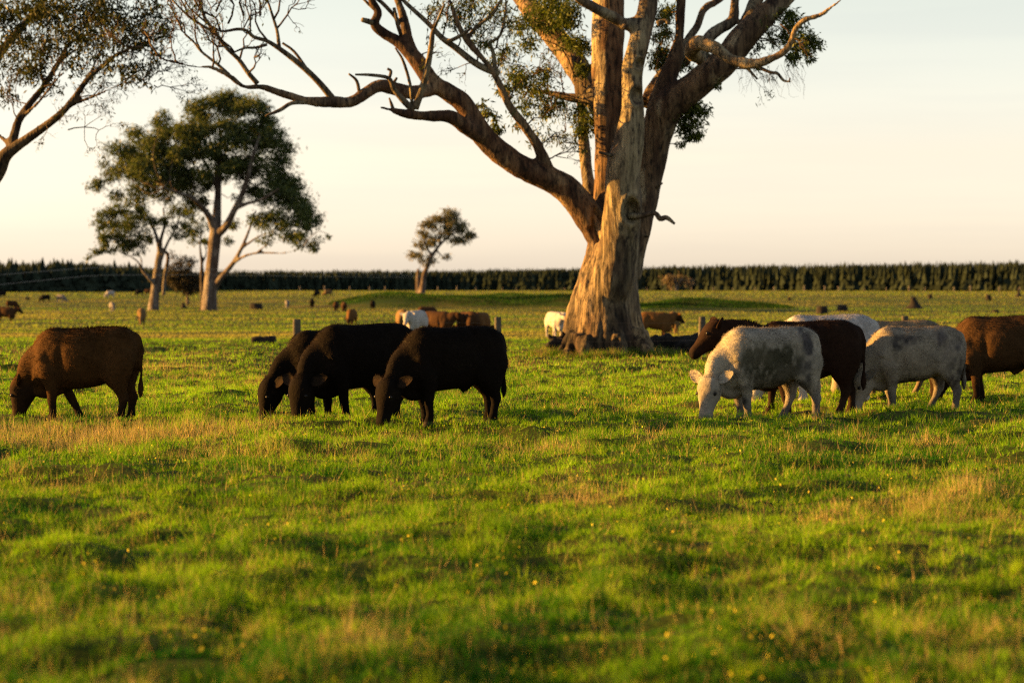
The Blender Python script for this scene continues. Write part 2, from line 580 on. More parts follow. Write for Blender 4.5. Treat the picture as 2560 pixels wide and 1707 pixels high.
grass = Geo()
for n, y0, y1, pw, hb, wb in ((310000, 7.5, 20, 1.0, 0.042, 0.0052), (370000, 20, 46, 0.9, 0.046, 0.0080), (110000, 46, 78, 0.5, 0.058, 0.015)):
    x, y = scatter(n, y0, y1, pw)
    dry = dryness(x, y)
    clump = np.exp(0.95 * perlin2(x * 1.3, y * 1.3, 21) + 0.75 * perlin2(x * 3.6, y * 3.6, 22))
    h = hb * np.clip(clump, 0.35, 3.2) * (0.55 + 0.8 * rng.random(n)) * (1 + 0.5 * np.clip(dry, 0, 1))
    blades(grass, x, y, h, wb * (0.7 + 0.6 * rng.random(n)), 1.1, grass_colour(x, y, dry))
# coarser tussocks standing proud of the turf
for n, y0, y1, pw, per in ((3600, 7.6, 20, 1.0, 48), (3600, 20, 46, 0.8, 36)):
    tx, ty = scatter(n, y0, y1, pw)
    ok = rng.random(n) < np.clip(0.45 + 0.9 * perlin2(tx * 0.8, ty * 0.8, 41), 0.05, 1)
    tx, ty = tx[ok], ty[ok]
    n = len(tx)
    R = 0.03 + 0.11 * rng.random(n) ** 1.6
    hh = 0.05 + 0.12 * rng.random(n) ** 2
    kind = np.clip(dryness(tx, ty) + 0.25 * rng.standard_normal(n), -1, 1)
    ix = np.repeat(np.arange(n), per)
    a, r = rng.random(n * per) * 6.2832, np.sqrt(rng.random(n * per))
    x, y = tx[ix] + np.cos(a) * r * R[ix], ty[ix] + np.sin(a) * r * R[ix]
    t = np.clip(0.45 + 0.45 * rng.standard_normal(n), 0, 1)[ix][:, None]
    c = (1 - t) * np.array([0.009, 0.058, 0.002]) + t * np.array([0.22, 0.33, 0.007])
    st = np.array([0.30, 0.24, 0.095])
    k = (rng.random(n * per) < np.clip(0.12 + kind[ix], 0.03, 0.85))[:, None]
    c = np.where(k, st, c) * (0.7 + 0.6 * rng.random((n * per, 1)))
    blades(grass, x, y, hh[ix] * (1.15 - 0.6 * r) * (0.6 + 0.6 * rng.random(n * per)), 0.003 + 0.00016 * y, 1.2, c)
# longer rank grass that the cattle leave round the foot of the great gum, its stump and log
n = 26000
a, r = rng.random(n) * 6.2832, 0.95 + 0.75 * rng.random(n) ** 1.6
x, y = px(1512, 57.5) + np.cos(a) * r * 1.18, 57.4 + np.sin(a) * r
x2, y2 = rng.uniform(px(1580, 60), px(1800, 60), 9000), rng.uniform(58.6, 60.6, 9000)
x, y = np.concatenate([x, x2]), np.concatenate([y, y2])
n = len(x)
dr = (rng.random(n) < np.clip(0.35 + 0.6 * perlin2(x * 2, y * 2, 71), 0.1, 0.8))[:, None]
c = np.where(dr, np.array([0.26, 0.20, 0.08]), np.array([0.07, 0.15, 0.004])) * (0.6 + 0.8 * rng.random((n, 1)))
blades(grass, x, y, (0.07 + 0.15 * rng.random(n) ** 1.4) * np.clip(1 + perlin2(x * 1.7, y * 1.7, 72), .4, 2), np.full(n, 0.011), 0.9, c)
go = tag(link('pasture_grass', grass.mesh('pasture_grass'), M_GRASS), 'short lush green grass covering the near pasture', 'grass', kind='stuff')

far_grass = Geo()
for n, y0, y1, pw, hb, wb in ((70000, 76, 150, 0.5, 0.10, 0.034), (85000, 150, 420, 0.8, 0.13, 0.075), (42000, 420, 1150, 0.9, 0.16, 0.2)):
    x, y = scatter(n, y0, y1, pw, 1.2, 4)
    streak = perlin2(x * 0.018, y * 0.05, 31) + 0.5 * perlin2(x * 0.07, y * 0.16, 32)
    f = np.clip(0.50 + 0.8 * streak, 0.08, 0.95)
    bankish = (ground_h(x, y) - np.interp(y, _pd, _pv)) > 0.45
    f = np.where(bankish, 0.02, f)
    c = grass_colour(x, y, -np.ones(n), 0.0)
    c = c * (1 - f[:, None]) + f[:, None] * np.array([0.27, 0.225, 0.06]) * (0.8 + 0.4 * rng.random((n, 1)))
    c = np.where(bankish[:, None], np.array([0.016, 0.050, 0.003]) * (0.7 + 0.6 * rng.random((n, 1))), c)  # bank blades coloured darker for the shade on that side
    blades(far_grass, x, y, hb * (0.5 + rng.random(n)), wb * (0.6 + 0.8 * rng.random(n)), 0.9, c)
x = np.concatenate([rng.uniform(px(820, 325), px(1620, 325), 34000), rng.uniform(px(1560, 295), px(1990, 295), 20000)])
y = np.concatenate([rng.uniform(312, 342, 34000), rng.uniform(284, 308, 20000)])
on = (ground_h(x, y) - np.interp(y, _pd, _pv)) > 0.3
x, y = x[on], y[on]
blades(far_grass, x, y, 0.12 + 0.14 * rng.random(len(x)), np.full(len(x), 0.09), 0.8, np.array([0.015, 0.048, 0.003]) * np.clip(1 + 0.8 * perlin2(x * .35, y * .35, 61), .4, 2)[:, None] * (0.6 + 0.7 * rng.random((len(x), 1))))  # deep green bank blades, shade put into their colour
tag(link('far_pasture_grass', far_grass.mesh('far_pasture_grass'), M_GRASS), 'yellow green grazed grass stretching behind the fence to the pines', 'grass', kind='stuff')

dry_g = Geo()
n = 300000
x, y = scatter(n, 7.5, 64, 0.95)
d = dryness(x, y)
keep = rng.random(n) < np.clip((d - 0.04) * 1.2, 0.09, 0.9)
x, y, d = x[keep], y[keep], d[keep]
n = len(x)
h = (0.09 + 0.13 * rng.random(n) ** 1.5) * (0.75 + 0.6 * np.clip(d, 0, 1))
wd = 0.0022 + 0.00012 * y
c = np.array([0.34, 0.27, 0.125]) * (0.6 + 0.65 * rng.random((n, 1))) * np.array([1, 1, 1]) + rng.random((n, 1)) * np.array([0.05, 0.0, 0.0])
blades(dry_g, x, y, h, wd, 0.75, c)
# bright yellow flecks standing in for sun glints on blade tips and flowers
n = 38000
x, y = scatter(n, 7.5, 45, 1.5)
kk_ = rng.random(n) < np.clip(0.04 + 0.9 * perlin2(x * 0.9, y * 0.6, 51) + 0.4 * perlin2(x * 3, y * 3, 52), 0.03, 0.9)
x, y = x[kk_], y[kk_]
n = len(x)
z = ground_h(x, y) + 0.035 + 0.05 * rng.random(n)
s = (0.0032 + 0.0055 * rng.random(n) ** 2 + 0.00004 * y)[:, None]
a, bb = nrm(rng.standard_normal((n, 3))), rng.standard_normal((n, 3))
bb = nrm(np.cross(a, bb))
p = np.column_stack([x, y, z])
V = np.stack([p - a * s * 1.5, p + bb * s, p + a * s * 1.5, p - bb * s], 1).reshape(-1, 3)
c = np.array([0.55, 0.46, 0.06]) * (0.15 + 1.1 * rng.random((n, 1)) ** 1.5)
dry_g.add(V, np.arange(4 * n).reshape(-1, 4), np.repeat(c, 4, 0))
tag(link('dry_grass_stems', dry_g.mesh('dry_grass_stems'), M_DRY), 'dry straw coloured stalks in the turf, with yellow flecks painted as sun glints', 'dry grass', kind='stuff')

# ------------------------------------------------------------------ pine plantation
def pine_shape(h, r, seed, tiers=6, n=9):
    q = np.random.default_rng(seed)
    g = Geo()
    for k in range(tiers):
        z0 = h * (0.04 + 0.80 * k / tiers)
        z1 = h * (0.04 + 0.80 * k / tiers + 0.34) if k < tiers - 1 else h
        rr = r * (1 - 0.86 * k / tiers)
        a = np.arange(n) * 2 * math.pi / n + q.random() * 6
        rad = rr * (0.55 + 0.7 * q.random(n))
        zz = z0 + h * 0.05 * q.standard_normal(n)
        off = 0.35 * rr * q.standard_normal(2) * (k > 0) * (k < tiers - 1)
        V = np.vstack([np.column_stack([np.cos(a) * rad + off[0], np.sin(a) * rad + off[1], zz]), [[0.2 * rr * q.standard_normal(), 0, z1 * (1 + .04 * q.standard_normal() * (k < tiers - 1))]]])
        j = np.arange(n)
        c = np.array([0.024, 0.032, 0.022]) * (0.65 + 0.7 * q.random())
        g.add(V, np.stack([j, (j + 1) % n, np.full(n, n)], -1), c * (0.8 + 0.4 * q.random((n + 1, 1))))
    return g

def edge_D(xp):
    return np.interp(xp, [-700, 330, 480, 1100, 1700, 2560, 3300], [760, 820, 1180, 1240, 1180, 1010, 930])
def edge_H(xp):
    return np.interp(xp, [-700, 200, 330, 480, 1100, 1700, 2560, 3300], [10.3, 10.0, 9.3, 9.6, 10.2, 12.0, 12.2, 12.2])

crowns = [pine_shape(1.0, 0.23, 40 + k).mesh('pine_crown') for k in range(6)]
tr = Geo()
v, f = tube(np.array([[0, 0, -0.02], [0, 0, 0.4], [0, 0, 0.95]]), np.array([0.018, 0.013, 0.003]), 6, 1)
tr.add(v, f, (0.5, 0.45, 0.4))
trunk_me = tr.mesh('pine_trunk')
pine_spots = []
for row in range(2):
    xp = -140.0 + 9 * row
    while xp < 345:
        pine_spots.append((xp + rng.uniform(-4, 4), row))
        xp += rng.uniform(15, 23)
for k, (xp, row) in enumerate(pine_spots):
    D = float(edge_D(xp)) + row * 5.0 + rng.uniform(-1.5, 1.5)
    H = float(edge_H(xp)) * rng.uniform(0.84, 1.22)
    e = empty('pine_tree', (px(xp, D), D, 0.0), rng.uniform(0, 6))
    e.scale = (H * rng.uniform(1.0, 1.35),) * 2 + (H,)
    tag(e, 'tall dark pine in the front rows of the plantation at far left', 'tree', 'pines at the left end of the plantation')
    link('trunk', trunk_me, M_BARK_FAR, e)
    link('crown', crowns[k % 6], M_PINE, e)
wood = Geo()
shapes = [pine_shape(1.0, 0.24, 60 + k, 4, 5) for k in range(10)]
shapes = [(np.vstack(s.V), np.vstack(s.F[3]), np.vstack(s.C)) for s in shapes]
for row in range(9):
    xp = -420.0 - row * 3
    while xp < 3000:
        left = xp < 350
        D = float(edge_D(xp)) + (row + (2 if left else 0)) * 5.0
        step = (0.85 if row < 4 else 1.2) * FPX / D
        H = float(edge_H(xp)) * (0.95 + 0.06 * rng.random() + 0.05 * float(perlin2(xp * .02, row * .3, 9)) + .10 * (rng.random() < .10)) * (1.03 if row > 3 else 1.0)
        V, F, C = shapes[rng.integers(10)]
        a = rng.random() * 6
        R = np.array([[math.cos(a), -math.sin(a), 0], [math.sin(a), math.cos(a), 0], [0, 0, 1]])
        wood.add((V * [H * 0.72, H * 0.72, H]) @ R.T + [px(xp, D), D + rng.uniform(-4, 4), 0], F, C * (0.82 + 0.3 * rng.random()))
        xp += step * rng.uniform(0.35, 1.45)
tag(link('pine_forest', wood.mesh('pine_forest'), M_PINE), 'long dark pine plantation closing off the far side of the pasture', 'forest', kind='stuff')

# ------------------------------------------------------------------ gum trees
def leaf_quads(geo, P, L, W, droop, cols, jitter=0.0):
    n = len(P)
    d = rng.standard_normal((n, 3))
    d[:, 2] -= droop
    d = nrm(d)
    s = nrm(np.cross(d, rng.standard_normal((n, 3))))
    l = (L * (0.6 + 0.8 * rng.random(n)))[:, None]
    w = (W * (0.6 + 0.8 * rng.random(n)))[:, None]
    V = np.stack([P, P + d * l * 0.45 + s * w * 0.5, P + d * l, P + d * l * 0.45 - s * w * 0.5], 1).reshape(-1, 3)
    geo.add(V, np.arange(4 * n).reshape(-1, 4), np.repeat(cols, 4, 0))

def leaf_cols(n, base, warm, f=0.35):
    t = np.clip(f + 0.35 * rng.standard_normal(n), 0, 1)[:, None]
    return (np.array(base) * (1 - t) + np.array(warm) * t) * (0.65 + 0.7 * rng.random((n, 1)))

class Tree:
    """Limbs are given as rows (photo x, photo y, depth offset m, radius in photo px) around distance D."""
    def __init__(self, D, base_y=None):
        self.D, self.big, self.fine, self.leaf = D, Geo(), Geo(), Geo()
        self.nodes = []
    def pts(self, rows):
        A = np.array(rows, float)
        Dd = self.D + A[:, 2]
        P = np.column_stack([(A[:, 0] - 1280) * Dd / FPX, Dd, CAM_H - (A[:, 1] - HORIZON) * Dd / FPX])
        return P, A[:, 3] * Dd / FPX
    def limb(self, rows, big=True, n=12, m=6, wob=0.0):
        P, R = self.pts(rows)
        if wob:
            P[1:-1] += rng.standard_normal((len(P) - 2, 3)) * wob * R[1:-1, None]
        A = crom(np.column_stack([P, R]), m)
        self.nodes.append(A)
        v, f = tube(P, R, n, m)
        (self.big if big else self.fine).add(v, f, None if big else np.array([0.8, 0.78, 0.76]))
    def twig(self, a, b, r0, r1=None, bend=0.15, col=(0.55, 0.47, 0.42), n=4):
        L = np.linalg.norm(b - a)
        k = 4
        t = np.linspace(0, 1, k + 1)[:, None]
        P = a * (1 - t) + b * t + np.sin(t * math.pi) * rng.standard_normal(3) * L * bend
        P[1:-1] += rng.standard_normal((k - 1, 3)) * L * 0.045
        R = np.linspace(r0, r1 if r1 else r0 * 0.35, k + 1)
        v, f = tube(P, R, n, 1 if r0 < 0.03 else 2)
        self.fine.add(v, f, np.array(col))
        return P
    def allnodes(self):
        return np.vstack(self.nodes)
    def spray(self, a, d, L, r, depth, spread=0.7, up=0.0, leaf=None, col=(0.55, 0.47, 0.42)):
        """a recursive spray of fine twigs"""
        d = nrm(d)
        P = self.twig(a, a + d * L, r, r * 0.5, 0.12, col, 3 if depth < 2 else 4)
        if leaf is not None and depth <= 1:
            leaf.append(P[2:])
        if depth == 0:
            return
        for q in range(rng.integers(3, 6)):
            i = rng.integers(2, len(P))
            nd = d + rng.standard_normal(3) * spread + np.array([0, 0, up])
            self.spray(P[i], nd, L * rng.uniform(0.45, 0.75), r * 0.55, depth - 1, spread, up, leaf, col)

def clump(T, cx, cy, dz, r_px, subs, per, L, W, base, warm, f=0.35, droop=0.8, twig_r=0.012, flat=0.75, reach=99, sig=0.30):
    """one mass of foliage: sub-clumps of leaves at the ends of twigs that grow from the nearest limb"""
    c = P3(cx, cy, T.D + dz)
    c[0] = (cx - 1280) * (T.D + dz) / FPX
    R = r_px * (T.D + dz) / FPX
    A = T.allnodes()
    i = np.argmin(np.linalg.norm(A[:, :3] - c, axis=1))
    hub = c + rng.standard_normal(3) * 0.1 * R
    r0 = min(max(twig_r, 0.0), A[i, 3] * 0.8)
    T.twig(A[i, :3], hub, r0 * 1.5, r0 * 0.8, 0.12, (0.6, 0.52, 0.46), 5)
    for s in range(subs):
        q = nrm(rng.standard_normal(3)) * R * rng.random() ** 0.45
        q[2] *= flat
        sc = c + q
        T.twig(hub + (sc - hub) * rng.uniform(0, 0.3), sc, r0 * 0.7, r0 * 0.3, 0.15)
        n = int(per * rng.uniform(0.6, 1.4))
        S = sig * R * rng.uniform(0.7, 1.25)
        P = sc + rng.standard_normal((n, 3)) * S * np.array([1, 1, 0.75])
        leaf_quads(T.leaf, P, L, W, droop, leaf_cols(n, base, warm, f))

# ---- the great gum in the middle
G = Tree(57.5)
base_rings = [(1512, 912, 138), (1512, 893, 123), (1511, 870, 112), (1510, 845, 105), (1509, 810, 98), (1510, 774, 91), (1514, 730, 81), (1518, 695, 74), (1524, 655, 68), (1533, 610, 62)]
rings = []
R_ = crom(np.array(base_rings, float), 4)
nseg = 40
th = np.arange(nseg) * 2 * math.pi / nseg
Vt = []
for k, (x, y, r) in enumerate(R_):
    c = P3(x, y, 57.5)
    rr = r * 57.5 / FPX
    w = np.clip((y - 690) / 200.0, 0, 1) ** 1.3
    lob = 1 + w * (0.07 * np.cos(5 * th + 0.6) + 0.04 * np.cos(8 * th + 2.0) + 0.02 * np.cos(13 * th + 1.1 + y * 0.01)) + 0.03 * np.cos(3 * th + y * 0.02)
    Vt.append(np.column_stack([c[0] + rr * lob * np.cos(th), c[1] + rr * lob * np.sin(th), np.full(nseg, c[2])]))
kk = len(Vt)
V = np.vstack(Vt + [Vt[0].mean(0)[None], Vt[-1].mean(0)[None]])
ia = np.arange(kk - 1)[:, None] * nseg
ja = np.arange(nseg)[None, :]
Q = np.stack([ia + ja, ia + (ja + 1) % nseg, ia + nseg + (ja + 1) % nseg, ia + nseg + ja], -1).reshape(-1, 4)
jj = np.arange(nseg)
G.big.add(V, [Q, np.vstack([np.stack([np.full(nseg, kk * nseg), jj, (jj + 1) % nseg], -1), np.stack([np.full(nseg, kk * nseg + 1), (kk - 1) * nseg + jj, (kk - 1) * nseg + (jj + 1) % nseg], -1)])])
for rows in (
    # root toes
    [(1440, 850, -0.5, 34), (1412, 880, -0.7, 24), (1388, 900, -0.8, 13), (1372, 915, -0.8, 6)],
    [(1590, 840, -0.4, 34), (1612, 872, -0.7, 25), (1634, 893, -0.9, 15), (1656, 912, -1.0, 6)],
    [(1470, 850, -0.9, 30), (1462, 885, -1.15, 20), (1456, 910, -1.3, 10)], [(1545, 850, -0.9, 28), (1552, 885, -1.15, 19), (1560, 912, -1.3, 9)],
    # three stems
    [(1500, 700, 0.19, 44), (1506, 640, 0.19, 43), (1512, 577, 0.27, 41), (1519, 498, 0.38, 38), (1522, 419, 0.45, 37), (1521, 340, 0.45, 37), (1520, 255, 0.45, 38), (1519, 170, 0.55, 40), (1520, 85, 0.65, 41), (1520, 0, 0.75, 40), (1516, -110, 1.05, 34), (1500, -230, 1.35, 26)],
    [(1528, 800, 0.05, 28), (1534, 720, -0.44, 52), (1545, 640, -0.49, 52), (1552, 577, -0.62, 49), (1557, 498, -0.78, 46), (1558, 430, -0.85, 44), (1572, 350, -0.90, 39), (1581, 290, -0.95, 31), (1581, 230, -0.95, 27), (1582, 170, -0.95, 26), (1598, 100, -0.95, 26), (1614, 40, -0.85, 25), (1624, -20, -0.75, 23), (1640, -130, -0.55, 18)],
    [(1560, 690, 0.34, 40), (1578, 610, 0.43, 40), (1598, 540, 0.62, 39), (1614, 470, 0.77, 38), (1628, 400, 0.80, 38), (1640, 340, 0.75, 40), (1664, 275, 0.65, 43), (1704, 240, 0.55, 40), (1745, 208, 0.45, 37), (1806, 160, 0.45, 36), (1856, 97, 0.55, 34), (1908, 44, 0.75, 29), (1958, -2, 0.95, 25), (2060, -95, 1.35, 18)],
    # upper right limbs
    [(1640, 290, 0.6, 28), (1660, 215, 0.8, 26), (1684, 160, 0.9, 23), (1697, 100, 1.0, 15), (1700, 40, 1.0, 13), (1702, -20, 1.0, 12), (1690, -130, 1.1, 9)],
    [(1620, 262, 0.9, 22), (1640, 215, 1.3, 20), (1668, 175, 1.6, 16), (1720, 150, 1.8, 13)],
    [(1684, 170, 1.0, 14), (1718, 104, 1.3, 12), (1743, 65, 1.5, 11), (1762, 22, 1.6, 11), (1800, -2, 1.8, 10), (1850, -60, 2.0, 7)],
    [(1750, 150, 0.4, 16), (1768, 100, 0.8, 15), (1800, 72, 1.0, 14), (1832, 50, 1.1, 12), (1838, 0, 1.2, 11), (1850, -80, 1.3, 8)],
    [(1838, 130, 0.6, 24), (1866, 70, 1.0, 21), (1890, 5, 1.3, 19), (1925, -80, 1.6, 14)],
    # broken pale limb sticking out towards the viewer
    [(1752, 150, -0.2, 16), (1728, 128, -0.9, 19), (1748, 107, -1.4, 20), (1790, 122, -1.7, 16), (1829, 150, -1.9, 14), (1883, 160, -2.1, 12.5), (1931, 146, -2.3, 10.5), (1968, 122, -2.4, 9), (1988, 76, -2.5, 8), (2012, 51, -2.6, 7.5), (2053, 37, -2.7, 6.5), (2080, 17, -2.8, 5), (2107, -3, -2.9, 3.5)],
    # the great left limb
    [(1518, 615, 0.1, 40), (1480, 553, 0.0, 37), (1446, 506, -0.1, 36), (1404, 464, -0.2, 34), (1347, 437, -0.4, 32), (1282, 404, -0.6, 30), (1222, 358, -0.8, 29), (1190, 310, -1.0, 26), (1156, 256, -1.1, 24), (1118, 228, -1.2, 23), (1078, 203, -1.2, 22), (1040, 148, -1.2, 20), (1003, 111, -1.2, 17), (965, 88, -1.2, 14), (936, 62, -1.3, 11), (946, 31, -1.3, 10), (926, -4, -1.4, 9), (905, -60, -1.5, 7)],
    [(1225, 352, -0.8, 24), (1166, 318, -1.3, 20), (1125, 292, -1.6, 16), (1076, 291, -1.9, 14), (1030, 287, -2.1, 12), (991, 279, -2.3, 9), (949, 268, -2.5, 5)],
    [(1100, 215, -1.2, 20), (1070, 226, -1.3, 19), (1030, 231, -1.5, 18), (984, 222, -1.6, 18), (950, 215, -1.7, 17), (915, 233, -1.9, 17), (878, 254, -2.1, 17), (831, 255, -2.3, 15), (769, 252, -2.5, 13), (708, 235, -2.7, 11), (654, 218, -2.9, 9), (613, 218, -3.0, 7.5), (572, 190, -3.1, 6.5), (531, 170, -3.2, 5.5), (490, 168, -3.3, 5), (445, 158, -3.4, 4.2), (402, 146, -3.5, 3.4), (355, 118, -3.6, 2.5)],
    [(1042, 150, -1.2, 14), (1022, 100, -1.1, 13), (1008, 45, -1.0, 12), (992, -3, -0.9, 10), (965, -90, -0.7, 7)],
    [(1370, 425, -0.4, 17), (1343, 364, -0.6, 14), (1313, 318, -0.8, 12.5), (1271, 260, -1.0, 11), (1240, 191, -1.2, 10), (1210, 150, -1.3, 9), (1167, 100, -1.4, 8), (1144, 57, -1.5, 7), (1122, -5, -1.6, 6)],
    # limbs at the back
    [(1528, 330, 1.0, 26), (1490, 250, 2.0, 29), (1451, 184, 2.6, 32), (1412, 126, 3.2, 31), (1366, 69, 3.7, 28), (1328, 23, 4.2, 25), (1300, -10, 4.5, 22), (1230, -100, 5.2, 16)],
    [(1490, 560, 0.9, 22), (1476, 490, 1.3, 19), (1466, 419, 1.6, 17), (1458, 340, 1.9, 15), (1452, 270, 2.1, 10), (1438, 200, 2.3, 7), (1425, 130, 2.5, 5)],
    [(1500, 250, 1.6, 13), (1431, 246, 1.9, 11.5), (1374, 233, 2.1, 9), (1336, 229, 2.3, 6)],
    [(1566, 66, -0.8, 15), (1540, 48, -1.0, 15), (1508, 32, -1.2, 14), (1450, -2, -1.5, 12), (1380, -60, -1.9, 9)],
    [(1584, 60, -0.8, 20), (1570, 62, -1.0, 18), (1556, 58, -1.1, 14)],
):
    G.limb(rows, True, 14, 6)
bm = fuse(G.big, 0.046, 4)
V = get_co(bm)
Nn = get_no(bm)
zz = V[:, 2]
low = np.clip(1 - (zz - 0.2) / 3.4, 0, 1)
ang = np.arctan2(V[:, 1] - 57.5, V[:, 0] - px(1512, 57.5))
st = V * np.array([1, 1, 0.16])
fiss = np.clip(perlin3(V * np.array([1, 1, 0.13]), 8.0, 5) - 0.05, 0, 1)
disp = -0.07 * fiss * (0.12 + low) + 0.035 * perlin3(st, 3.2, 1) * (0.4 + low) + 0.035 * perlin3(V * [1, 1, .2], 9.0, 2) * (0.2 + low) + 0.02 * perlin3(V, 2.2, 3)
V = V + Nn * disp[:, None]
# which limb each patch of bark belongs to; creases where two stems meet
dist = np.stack([np.min(np.linalg.norm(V[:, None, :].astype(np.float32) - A[None, ::3, :3].astype(np.float32), axis=2) - A[None, ::3, 3].astype(np.float32), axis=1) for A in G.nodes], 1)
limb_of = np.argmin(dist, 1)
two = np.sort(dist[:, 4:7], axis=1)
crease = np.exp(-((two[:, 1] - two[:, 0]) / 0.07) ** 2) * np.clip((zz - 2.0) / 0.8, 0, 1) * np.clip((5.9 - zz) / 0.8, 0, 1) * (np.abs(two[:, 0]) < 0.3)
V = V - Nn * (0.16 * crease)[:, None]
# hollows where limbs broke away
for hx, hy, hr, depth in ((1577, 527, 17, 0.33), (1592, 243, 15, 0.22), (1597, 163, 10, 0.12)):
    c = P3(hx, hy, 56.6)
    r = hr * 57 / FPX
    dd = np.hypot(V[:, 0] - c[0], (V[:, 2] - c[2]) * (0.8 if hr < 16 else 0.62))
    front = V[:, 1] < 57.3
    k = np.where(front, np.exp(-(dd / r) ** 4), 0)
    rim = np.where(front, np.exp(-((dd - 1.35 * r) / (0.3 * r)) ** 2), 0)
    V[:, 1] += k * depth - rim * 0.05
set_co(bm, V)
# natural bark colour: rough brown bark low down and on the west faces, smooth pale bark higher, brown heartwood on the straight stem
t = np.clip(0.5 + 1.1 * perlin3(st, 1.3, 7) + 0.45 * perlin3(st, 4.0, 8), 0, 1)
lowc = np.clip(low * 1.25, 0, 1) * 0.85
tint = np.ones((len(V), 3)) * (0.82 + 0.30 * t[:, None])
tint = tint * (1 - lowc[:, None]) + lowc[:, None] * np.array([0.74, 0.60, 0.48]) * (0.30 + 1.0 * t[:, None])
kindc = np.ones((len(G.nodes), 3))
kindc[4] = (0.66, 0.47, 0.37)
kindc[5] = (1.12, 1.08, 1.0)
kindc[6] = (0.60, 0.46, 0.38)
kindc[7:9] = (0.62, 0.48, 0.40)
kindc[12] = (1.25, 1.1, 0.9)
kindc[13:15] = (0.80, 0.64, 0.55)
up_ = np.clip((zz - 1.8) / 1.2, 0, 1)[:, None]
patch = np.clip(2.2 * perlin3(V * [1, 1, .45], 2.1, 17) + 1.2 * perlin3(V * [1, 1, .5], 5.5, 18) - .15, 0, 1)[:, None]
kf = kindc[limb_of] * (1 - patch) + patch * np.array([1.25, 1.2, 1.12])
tint = tint * (1 - up_ + up_ * kf)
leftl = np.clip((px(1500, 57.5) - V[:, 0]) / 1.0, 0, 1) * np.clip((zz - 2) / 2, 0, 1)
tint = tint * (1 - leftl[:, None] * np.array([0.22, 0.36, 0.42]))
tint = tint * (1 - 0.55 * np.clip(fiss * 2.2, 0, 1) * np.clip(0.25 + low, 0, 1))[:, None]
set_col(bm, tint)
